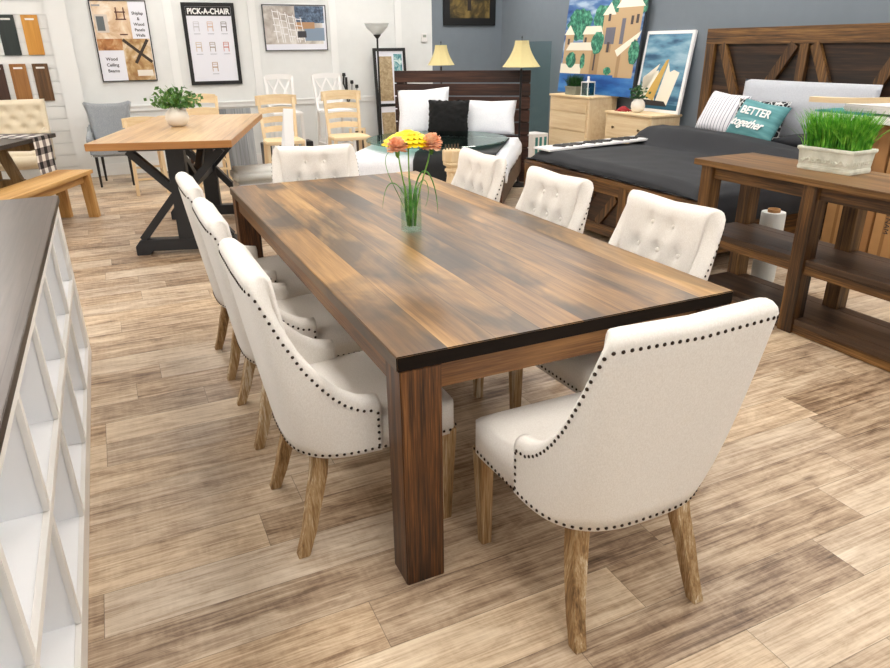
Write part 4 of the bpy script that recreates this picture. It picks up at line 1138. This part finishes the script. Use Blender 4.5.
# cafe picture
p, a, b = poster('cafe_picture', 'wide thin-framed picture of white chairs at a cafe table, above the white bar stools', 1.49, 2.345, 1.465, 2.03, .012, col((70, 72, 76)), 'picture')
flat(p, [(-.415, .37, -.20, .265)], photo('photo_cafe', (150, 140, 132), (190, 184, 178), (222, 220, 216), 4), 'photo')
flat(p, [(.0, .395, .06, .265)], photo('photo_sofa', (46, 58, 74), (74, 92, 116), (110, 130, 154), 22), 'photo_sofa', .0056)
flat(p, [(.0, .26, -.01, .07)], col((176, 138, 102)), 'photo_table', .0062)
flat(p, [(.12, .39, -.16, -.0)], col((128, 146, 166)), 'photo_seat', .0060)
flat(p, [(.02, .14, -.12, -.04)], col((54, 54, 60)), 'photo_cushion', .0068)
m = MB()
for q_ in range(4):
    x = -.30 + .10 * q_
    for dx in (0, .07): m.bar((x + dx, -.0066, .22 - .03 * q_), (x + dx + .05, -.0066, -.18), .010, .0012, (0, 1, 0))
    for z in (.20, .12, .04, -.04): m.bar((x, -.0066, z - .03 * q_), (x + .09, -.0066, z - .03 * q_ - .01), .010, .0012, (0, 1, 0))
m.build('photo_chairs', col((236, 236, 238)), p)
# dark framed painting
p, a, b = poster('dark_painting', 'dark painting in a heavy black frame on the grey back wall', 4.11, 4.97, 1.78, 2.50, .10, 'black', 'painting')
flat(p, [(-a + .1, a - .1, -b + .1, b - .1)], photo('dark_oil', (30, 28, 20), (72, 60, 32), (128, 108, 60), 4), 'canvas')
flat(p, [(-.04, .02, -.16, .18)], col((36, 28, 22)), 'painted_figure', .0056)
# framed picture leaning behind the torchiere
p = thing('leaning_frame', 'tall black-framed collage with a teal print standing behind the plank headboard', 'picture', (3.22, 8.30, 0)); p.rotation_euler = (R(-5), 0, 0)
m = MB(); m.bx(-.245, -.205, -.012, .012, 0, 1.49); m.bx(.205, .245, -.012, .012, 0, 1.49); m.bx(-.205, .205, -.012, .012, 1.45, 1.49); m.bx(-.205, .205, -.012, .012, 0, .04); m.bx(-.205, .205, -.012, .012, .70, .74); m.build('frame', 'black', p)
MB().bx(-.205, .205, -.002, .006, .04, .70).bx(-.205, .205, -.002, .006, .74, 1.45).build('mat_board', 'paper', p)
m = MB(); m.bx(-.175, .03, -.006, -.003, .78, 1.38); m.bx(-.175, .03, -.006, -.003, .08, .62); m.build('textured_print', photo('burlap', (150, 128, 96), (174, 154, 120), (196, 178, 146), 20), p)
MB().bx(.06, .185, -.006, -.003, 1.02, 1.41).build('teal_print', photo('teal_photo', (30, 90, 104), (100, 160, 168), (220, 234, 232), 14), p)

# wood sample panels
sc = [((-1.50, 1.36, 1.88), (-1.38, 0), 'dark green stained sample board, middle of the top row beside the cream chair', (34, 44, 42), (44, 54, 52))]
def sample(x0, x1, z0, z1, label, stops):
    s_ = thing('wood_sample', label, 'wood sample', ((x0 + x1) / 2, YB - .0302, (z0 + z1) / 2), 0, 'stain sample boards on the white wall')
    a, b = (x1 - x0) / 2, (z1 - z0) / 2
    MB().bx(-a, a, -.01, .01, -b, b).build('board', wood('sample_' + label.split()[0], stops, axis=2, rough=.45, grain=16), s_, bevel=.002)
    MB().bx(-a * .55, a * .55, -.0115, -.0102, b - .055, b - .035).build('name_strip', 'shelf_edge', s_)
sample(-1.53, -1.355, 1.455, 1.885, 'black-green stain sample board in the top row on the wall', [(.3, (30, 38, 38)), (.7, (44, 54, 52))])
sample(-1.285, -1.115, 1.455, 1.885, 'honey-orange stain sample board in the top row, nearest the pilaster', [(.3, (190, 128, 44)), (.7, (222, 164, 76))])
sample(-1.72, -1.575, .95, 1.36, 'dark brown stain sample board, leftmost in the lower row', [(.3, (50, 30, 22)), (.7, (78, 50, 38))])
sample(-1.515, -1.345, .945, 1.36, 'chestnut stain sample board in the middle of the lower row', [(.3, (130, 82, 38)), (.7, (172, 122, 66))])
sample(-1.28, -1.115, .94, 1.36, 'striped walnut stain sample board, rightmost in the lower row', [(.3, (54, 36, 22)), (.5, (100, 70, 40)), (.7, (140, 104, 66))])
sample(-1.73, -1.60, 1.455, 1.885, 'espresso stain sample board, leftmost in the top row', [(.3, (48, 34, 26)), (.7, (70, 50, 40))])

# ------------------------------------------------------------------ oak trestle table
t = thing('trestle_table', 'counter-height table with a honey oak top and black crossed trestle legs', 'table', (.03, 4.80, 0), R(-17))
TZ = .91
o = MB().bx(-.49, .49, -1.07, 1.07, TZ - .05, TZ).build('tabletop', ['oak_top', 'oak_edge'], t, bevel=.003)
for p_ in o.data.polygons:
    if abs(p_.normal.z) < .5: p_.material_index = 1
for y in (-.62, .62):
    tr = MB().bar((0, y, .10), (0, y, TZ - .10), .13, .09, (0, 1, 0)).build('trestle_post', 'black_paint', t, bevel=.004)
    m = MB().prism([(-.40, .0), (-.30, .0), (-.28, .03), (.28, .03), (.30, 0), (.40, 0), (.40, .07), (.36, .12), (-.36, .12), (-.40, .07)], y - .05, y + .05, 'y'); m.build('trestle_foot', 'black_paint', t, bevel=.003)
    MB().bx(-.40, .40, y - .045, y + .045, TZ - .11, TZ - .05).build('trestle_head', 'black_paint', t, bevel=.003)
    for s in (-1, 1):
        MB().bar((s * .34, y, TZ - .11), (s * .05, y, .50), .055, .07, (0, 1, 0)).build('brace', 'black_paint', t, bevel=.002)
        MB().bar((s * .34, y, .12), (s * .05, y, .46), .055, .07, (0, 1, 0)).build('brace', 'black_paint', t, bevel=.002)
MB().bx(-.04, .04, -.57, .57, .44, .52).build('stretcher', 'black_paint', t, bevel=.003)
for s in (-1, 1): MB().bar((0, s * .10, .52), (0, s * .56, TZ - .11), .05, .06, (1, 0, 0)).build('long_brace', 'black_paint', t, bevel=.002)
potted('potted_plant', 'leafy green plant in a round white pot on the oak trestle table', (-.05, 4.82, TZ + .0005), .095, .155, 'leaf', .23, 64, leaf=.05, up=.13)

# grey wing armchair
def armchair(loc, rz):
    c = thing('grey_armchair', 'grey upholstered host armchair with nailhead trim against the panelled wall', 'armchair', loc, rz)
    m = MB(); nu, nv = 16, 12
    def back(u, v):
        x = (u * 2 - 1); z = .40 + .60 * v; w_ = .22 + .07 * v + (.03 * max(0, v - .8) * 5 * abs(x) ** 3)
        y = -.26 - .10 * v + .09 * abs(x) ** 2.5
        zz = z + (.03 * abs(x) ** 4 - .02) * smoothstep((v - .6) / .4)
        return (x * w_, y, zz)
    m.grid(back, nu, nv); m.build('backrest', 'greyfab', c, smooth=True, solid=.07)
    for s in (-1, 1):
        MB().prism([(-.30, .42), (.04, .42), (.06, .58), (.0, .62), (-.20, .66), (-.34, .74)], s * .30 - .035, s * .30 + .035, 'x').build('armrest', 'greyfab', c, bevel=.02, seg=3)
        MB().bar((s * .22, .20, .40), (s * .22, .22, 0), .04, .04, (0, 1, 0), 0, .028, .028).build('leg', 'black', c)
        MB().bar((s * .20, -.24, .40), (s * .21, -.30, 0), .04, .04, (0, 1, 0), 0, .028, .028).build('leg', 'black', c)
    MB().bx(-.285, .285, -.28, .26, .38, .50).build('seat', 'greyfab', c, bevel=.03, seg=3)
    m = MB()
    for i in range(26): nail(m, Vector((-.27 + .54 * i / 25, .261, .40)), Vector((0, 1, 0)), .006)
    m.build('nailhead_trim', 'silver', c)
    return c
ac = armchair((-.58, 7.80, 0), R(174)); ac.scale = (.80, .88, .92)

# ladder-back chair builder (unfinished or white), seat height param
def ladder(name, label, loc, rz, sh, th_, w_, mats, style, cat='chair', group=None):
    c = thing(name, label, cat, loc, rz, group); hw = w_ / 2
    zm, xm = mats
    for s in (-1, 1):
        MB().bar((s * (hw - .02), .17, sh - .02), (s * (hw - .01), .19, 0), .036, .036, (0, 1, 0)).build('leg', zm, c, bevel=.004)
        MB().bar((s * (hw - .03), -.18, sh), (s * (hw - .02), -.24, 0), .034, .034, (0, 1, 0)).build('leg', zm, c, bevel=.004)
        MB().bar((s * (hw - .03), -.18, sh), (s * (hw - .015), -.27, th_ - .03), .034, .028, (0, 1, 0)).build('back_post', zm, c, bevel=.004)
    MB().prism([(-hw, .21), (-hw - .01, .0), (-hw + .03, -.20), (hw - .03, -.20), (hw + .01, .0), (hw, .21)], sh - .02, sh + .018, 'z').build('seat', xm, c, bevel=.008)
    for z, y in ((sh * .35, .185), (sh * .5, -.21)): MB().bar((-hw + .02, y, z), (hw - .02, y, z), .022, .022).build('stretcher', xm, c)
    for s in (-1, 1): MB().bar((s * (hw - .015), .18, sh * .45), (s * (hw - .02), -.21, sh * .45), .022, .022).build('stretcher', xm, c)
    def slat(z, hh, curve=.03, wide=0, nm='slat'):
        m = MB(); n_ = 10; vs = []
        q = (z - sh) / (th_ - sh); yb = -.18 - .09 * q
        for i in range(n_ + 1):
            u = i / n_ * 2 - 1; x = u * (hw - .02 + wide); y = yb - curve * (1 - u * u); hz = hh * (1 - .0 * u * u); dz = -.012 * u * u
            for a, b_ in ((-.011, -.5), (.011, -.5), (.011, .5), (-.011, .5)): vs.append((x, y + a, z + dz + b_ * hz))
        fs = [(i * 4 + j, i * 4 + (j + 1) % 4, (i + 1) * 4 + (j + 1) % 4, (i + 1) * 4 + j) for i in range(n_) for j in range(4)] + [(0, 1, 2, 3), (n_ * 4, n_ * 4 + 1, n_ * 4 + 2, n_ * 4 + 3)]
        m.add(vs, fs).build(nm, xm, c)
    if style == 'ladder':
        slat(th_ - .05, .10, .03, .04, 'top_rail')
        n_ = 4; span = th_ - .11 - sh
        for i in range(n_ - 1): slat(th_ - .11 - span * (i + .5) / (n_ - .4), .062)
    elif style == 'x':
        slat(th_ - .035, .06, .02, .0, 'top_rail'); slat(sh + .10, .035, .02)
        y1 = -.27; y0 = -.20; 
        for (x0, x1) in ((-hw + .04, 0), (0, hw - .04)):
            for (a, b_) in ((x0, x1), (x1, x0)): MB().bar((a, y1 - .01, th_ - .07), (b_, y0 - .02, sh + .12), .022, .016, (0, 1, 0)).build('cross_brace', zm, c)
    elif style == 'solid':
        slat(th_ - .05, .10, .02, .0, 'top_rail'); slat(th_ - .20, .10, .02)
    return c
gp = 'unfinished pine ladder-back chairs'
ladder('ladder_back_chair', 'unfinished ladder-back chair behind the white upright card', (1.13, 6.30, 0), R(176), .56, 1.03, .41, ('pale_z', 'pale_x'), 'ladder', group=gp)
ladder('ladder_back_chair', 'unfinished ladder-back chair nearest the small wooden picture frame', (1.88, 6.30, 0), R(176), .56, 1.05, .42, ('pale_z', 'pale_x'), 'ladder', group=gp)
ladder('cross_back_stool', 'white cross-back bar stool behind the left ladder-back chair', (1.48, 7.62, 0), R(178), .74, 1.20, .37, ('white_paint', 'white_paint'), 'x', 'stool', 'white cross-back bar stools')
ladder('cross_back_stool', 'white cross-back bar stool behind the right ladder-back chair', (2.12, 7.60, 0), R(-178), .74, 1.20, .39, ('white_paint', 'white_paint'), 'x', 'stool', 'white cross-back bar stools')
ladder('counter_chair', 'unfinished pine counter chair behind the plant on the oak table', (.44, 7.10, 0), R(178), .62, 1.02, .37, ('pale_z', 'pale_x'), 'solid', group='unfinished counter chairs at the oak table')
ladder('counter_chair', 'unfinished pine counter chair between the grey armchair and the black trestle', (-.25, 7.05, 0), R(180), .50, .80, .34, ('pale_z', 'pale_x'), 'ladder', group='unfinished counter chairs at the oak table')
# grey barnwood panel
o = MB().bx(-.19, .19, -.015, .015, 0, .84).build('barnwood_panel', 'grey_wood', None, (.815, 7.30, 0.004), (R(-7), 0, 0))
tag(o, 'weathered blue-grey plank panel standing behind the oak table', 'panel')
# dark boxes
o = MB().bx(-.30, .36, -.12, .12, 0, .34).build('dark_box', 'black_paint', None, (1.52, 8.02, 0), bevel=.006); tag(o, 'low black box on the floor behind the white bar stools', 'box')
# brown crate stack
c = thing('brown_crate', 'small brown wooden crate with a white card under the oak table', 'crate', (.40, 7.72, 0))
for z in (.02, .12, .22, .32): MB().bx(-.14, .14, -.11, .11, z - .02, z + .05).build('slat', 'dark_board_x' if z < .3 else 'aged', c)
MB().bx(-.03, .10, -.114, -.111, .12, .22).build('card', 'paper', c)
# small frame leaning
p = thing('small_frame', 'small pale wooden picture frame on the floor left of the torchiere', 'picture frame', (2.62, 8.18, 0)); p.rotation_euler = (R(-8), 0, 0)
m = MB()
for a in (-1, 1): m.box((a * .10, 0, .22), (.04, .02, .44)); m.box((0, 0, .22 + a * .20), (.16, .02, .04))
m.build('frame', 'pale_z', p); MB().box((0, .004, .22), (.16, .006, .36)).build('print', col((72, 58, 48)), p)
# black iron candle holder on the wall
p = thing('iron_candle_holder', 'black wrought iron candle holder on the wall between stool and torchiere', 'candle holder', (2.58, YB, .93))
m = MB()
m.tube([(-.04, -.03, .22), (-.06, -.05, .10), (-.02, -.06, 0), (.03, -.05, -.1), (.0, -.03, -.2)], .009, 6)
for x, z in ((-.05, .22), (.06, .12), (.13, .06)):
    m.tube([(0, -.03, -.1), (x, -.06, z - .12), (x, -.08, z - .02)], .006, 6)
    m.lathe([(.012, 0), (.026, .01), (.022, .05), (.02, .05)], (x, -.08, z - .03), 10)
m.box((0, -.012, 0), (.03, .02, .36)); m.build('scroll', 'black', p)

# white bench with grey cushion beyond the dining table
b = thing('cushioned_bench', 'white bench with a grey cushion beyond the far end of the dining table', 'bench', (.76, 4.70, 0))
for x in (-.40, .40):
    for y in (-.15, .15): MB().bar((x, y, .40), (x, y, 0), .05, .05, (0, 1, 0), 0, .035, .035).build('leg', 'white_paint', b, bevel=.003)
MB().bx(-.42, .42, -.18, .18, .34, .435).build('frame', 'white_paint', b, bevel=.004)
MB().bx(-.44, .44, -.20, .20, .436, .545).build('cushion', 'greycush', b, bevel=.03, seg=4, smooth=True)
m = MB(); m.prism([(-.055, 0), (.055, 0), (.005, .34), (-.005, .34)], -.045, .045, 'x')
o = MB()
o.bar((-.03, -.06, .002), (.02, -.004, .47), .085, .004, (0, 1, 0)); o.bar((-.03, .06, .002), (.02, .004, .47), .085, .004, (0, 1, 0))
ob = o.build('folded_card', 'white_lam', None, (.84, 4.74, .5455), (0, 0, R(8))); tag(ob, 'tall folded white card standing on the grey bench cushion', 'card')

# ------------------------------------------------------------------ left corner set
# direction of the black-topped table and bench
ANG = R(-24)
b = thing('pine_bench', 'golden pine bench with slanted legs at the left edge', 'bench', (-1.29, 5.30, 0), ANG)
BZ = .445
MB().bx(-.17, .17, -.85, .85, BZ - .035, BZ).build('seat', 'bench', b, bevel=.004)
for s in (-1, 1): MB().bx(s * .115 - .0125, s * .115 + .0125, -.72, .72, BZ - .105, BZ - .035).build('apron', 'bench', b, bevel=.002)
for y in (-.78, .78):
    for s in (-1, 1): MB().bar((s * .125, y * .97, BZ - .035), (s * .135, y, 0), .095, .055, (0, 1, 0)).build('leg', 'bench_z', b, bevel=.003)
t = thing('black_top_table', 'wooden trestle table with a black top and checked runner at the left edge', 'table', (-1.82, 5.68, 0), ANG)
MB().bx(-.42, .42, -.93, .93, .725, .762).build('tabletop', 'black_top', t, bevel=.003)
for y in (-.58, .58):
    MB().bx(-.34, .34, y - .045, y + .045, 0, .08).build('trestle_foot', 'aged', t, bevel=.003)
    MB().bx(-.36, .36, y - .04, y + .04, .645, .725).build('trestle_head', 'aged', t, bevel=.003)
    for s in (-1, 1):
        MB().bar((s * .26, y, .08), (s * .06, y, .645), .09, .06, (0, 1, 0)).build('trestle_leg', 'aged', t, bevel=.003)
    MB().bx(-.22, .22, y - .025, y + .025, .30, .38).build('trestle_tie', 'aged', t)
MB().bx(-.035, .035, -.53, .53, .30, .38).build('stretcher', 'aged', t)
# runner: along the table and falling over its near long edge end (local frame of the table)
def run(u, v):
    s = u * 1.20; x = .0; y = 0
    L0 = .84
    # crosses the table widthwise at its far end then hangs over the right edge
    if s < L0: X = -.42 + s; Z = .765
    else: X = .424 + .003 * math.sin((s - L0) * 20); Z = .765 - (s - L0)
    if s < L0 and s > L0 - .02: Z = .765
    return (X, .50 + .30 * v, Z)
m = MB(); m.grid(run, 60, 8)
o = m.build('table_runner', 'check', None, (-1.82, 5.68, 0), (0, 0, ANG), smooth=False, solid=.003)
# check pattern must follow the cloth: use unfolded coordinates stored as UV
me = o.data; uv = me.uv_layers.new(name='cloth')
for l in me.loops:
    co_ = me.vertices[l.vertex_index].co
    s = co_.x + .42 if co_.z > .764 else .84 + (.765 - co_.z)
    uv.data[l.index].uv = (s, co_.y)
k = NT('buffalo_check_cloth'); x = k.sep(k.n('ShaderNodeTexCoord').outputs['UV'])
aa = k.math('GREATER_THAN', k.math('FRACT', k.math('MULTIPLY', x[0], 8.0)), .5); bb2 = k.math('GREATER_THAN', k.math('FRACT', k.math('MULTIPLY', x[1], 8.5)), .5)
k.base(k.ramp(k.math('MULTIPLY', k.math('ADD', aa, bb2), .5), [(.0, (234, 230, 224)), (.5, (128, 120, 118)), (1.0, (22, 20, 22))])); k.set(Roughness=.9)
me.materials.clear(); me.materials.append(k.m)
tag(o, 'black and white buffalo check runner hanging over the black tabletop edge', 'table runner')
# cream tufted chair behind it
c = thing('tufted_chair', 'cream wing chair with deep button tufting against the sample wall', 'chair', (-1.56, 7.72, 0), R(176)); c.scale = (1.08, 1, .95)
m = MB(); DB = [(-.16 + .16 * i, .62 + .0) for i in range(3)] + [(-.08, .72), (.08, .72), (-.24, .72), (.24, .72), (-.16, .82), (0, .82), (.16, .82), (-.08, .92), (.08, .92), (-.24, .92), (.24, .92)]
def bk_(u, v):
    x = (u * 2 - 1) * .31; z = .42 + .62 * v
    y = -.24 - .09 * v + .05 * (abs(x) / .31) ** 3
    dep = sum(.03 * math.exp(-((x - a_) ** 2 + (z - b_) ** 2) / (2 * .028 ** 2)) for a_, b_ in DB)
    e = min(u, 1 - u, (1 - v)); y -= .03 * (1 - smoothstep(e / .07))
    return (x, y + .05 - dep, z)
m.grid(bk_, 48, 44)
m.grid(lambda u, v: ((u * 2 - 1) * .31, -.27 - .09 * v, .42 + .62 * v), 8, 8)
for s in (0, 1): m.grid(lambda u, v, s=s: (((s * 2 - 1) * .31), (bk_(s, v)[1]) * (1 - u) + (-.27 - .09 * v) * u, .42 + .62 * v), 4, 44)
m.grid(lambda u, v: ((u * 2 - 1) * .31, bk_(u, 1)[1] * (1 - v) - .36 * v, 1.04), 48, 4)
bo = m.build('backrest', 'tuft', c, smooth=True)
MB().bx(-.31, .31, -.28, .27, .30, .48).build('seat', 'tuft', c, bevel=.035, seg=4, smooth=True)
for s in (-1, 1):
    MB().bx(s * .27 - .04, s * .27 + .04, -.30, -.02, .44, .72).build('wing', 'tuft', c, bevel=.03, seg=3, smooth=True)
    MB().bar((s * .26, .22, .32), (s * .26, .23, 0), .045, .045, (0, 1, 0), 0, .03, .03).build('leg', 'aged', c)
    MB().bar((s * .26, -.24, .32), (s * .27, -.30, 0), .045, .045, (0, 1, 0), 0, .03, .03).build('leg', 'aged', c)

# ------------------------------------------------------------------ light, camera, colour
wd = bpy.data.worlds.new('World'); bpy.context.scene.world = wd; wd.use_nodes = True
bg = wd.node_tree.nodes['Background']; bg.inputs[0].default_value = (.86, .93, 1, 1); bg.inputs[1].default_value = .5

cam = bpy.data.cameras.new('Camera'); co_ = bpy.data.objects.new('Camera', cam); COL.objects.link(co_)
F, YAW, PIT, ROL = 688.5642, .4348, .3965, -.0109
cam.sensor_fit = 'HORIZONTAL'; cam.sensor_width = 36; cam.lens = F * 36 / 890; cam.clip_end = 60; cam.clip_start = .05
f0 = Vector((math.sin(YAW) * math.cos(PIT), math.cos(YAW) * math.cos(PIT), -math.sin(PIT)))
r0 = Vector((math.cos(YAW), -math.sin(YAW), 0)); u0 = r0.cross(f0)
r2 = r0 * math.cos(ROL) + u0 * math.sin(ROL); u2 = -r0 * math.sin(ROL) + u0 * math.cos(ROL)
mt = Matrix((r2, u2, -f0)).transposed().to_4x4(); mt.translation = Vector((-.5684, -1.5241, 1.5072)); co_.matrix_world = mt
sc_ = bpy.context.scene; sc_.camera = co_
sc_.view_settings.view_transform = 'Standard'; sc_.view_settings.look = 'None'; sc_.view_settings.gamma = 1; sc_.view_settings.use_curve_mapping = False
sc_.view_settings.exposure = -0.06
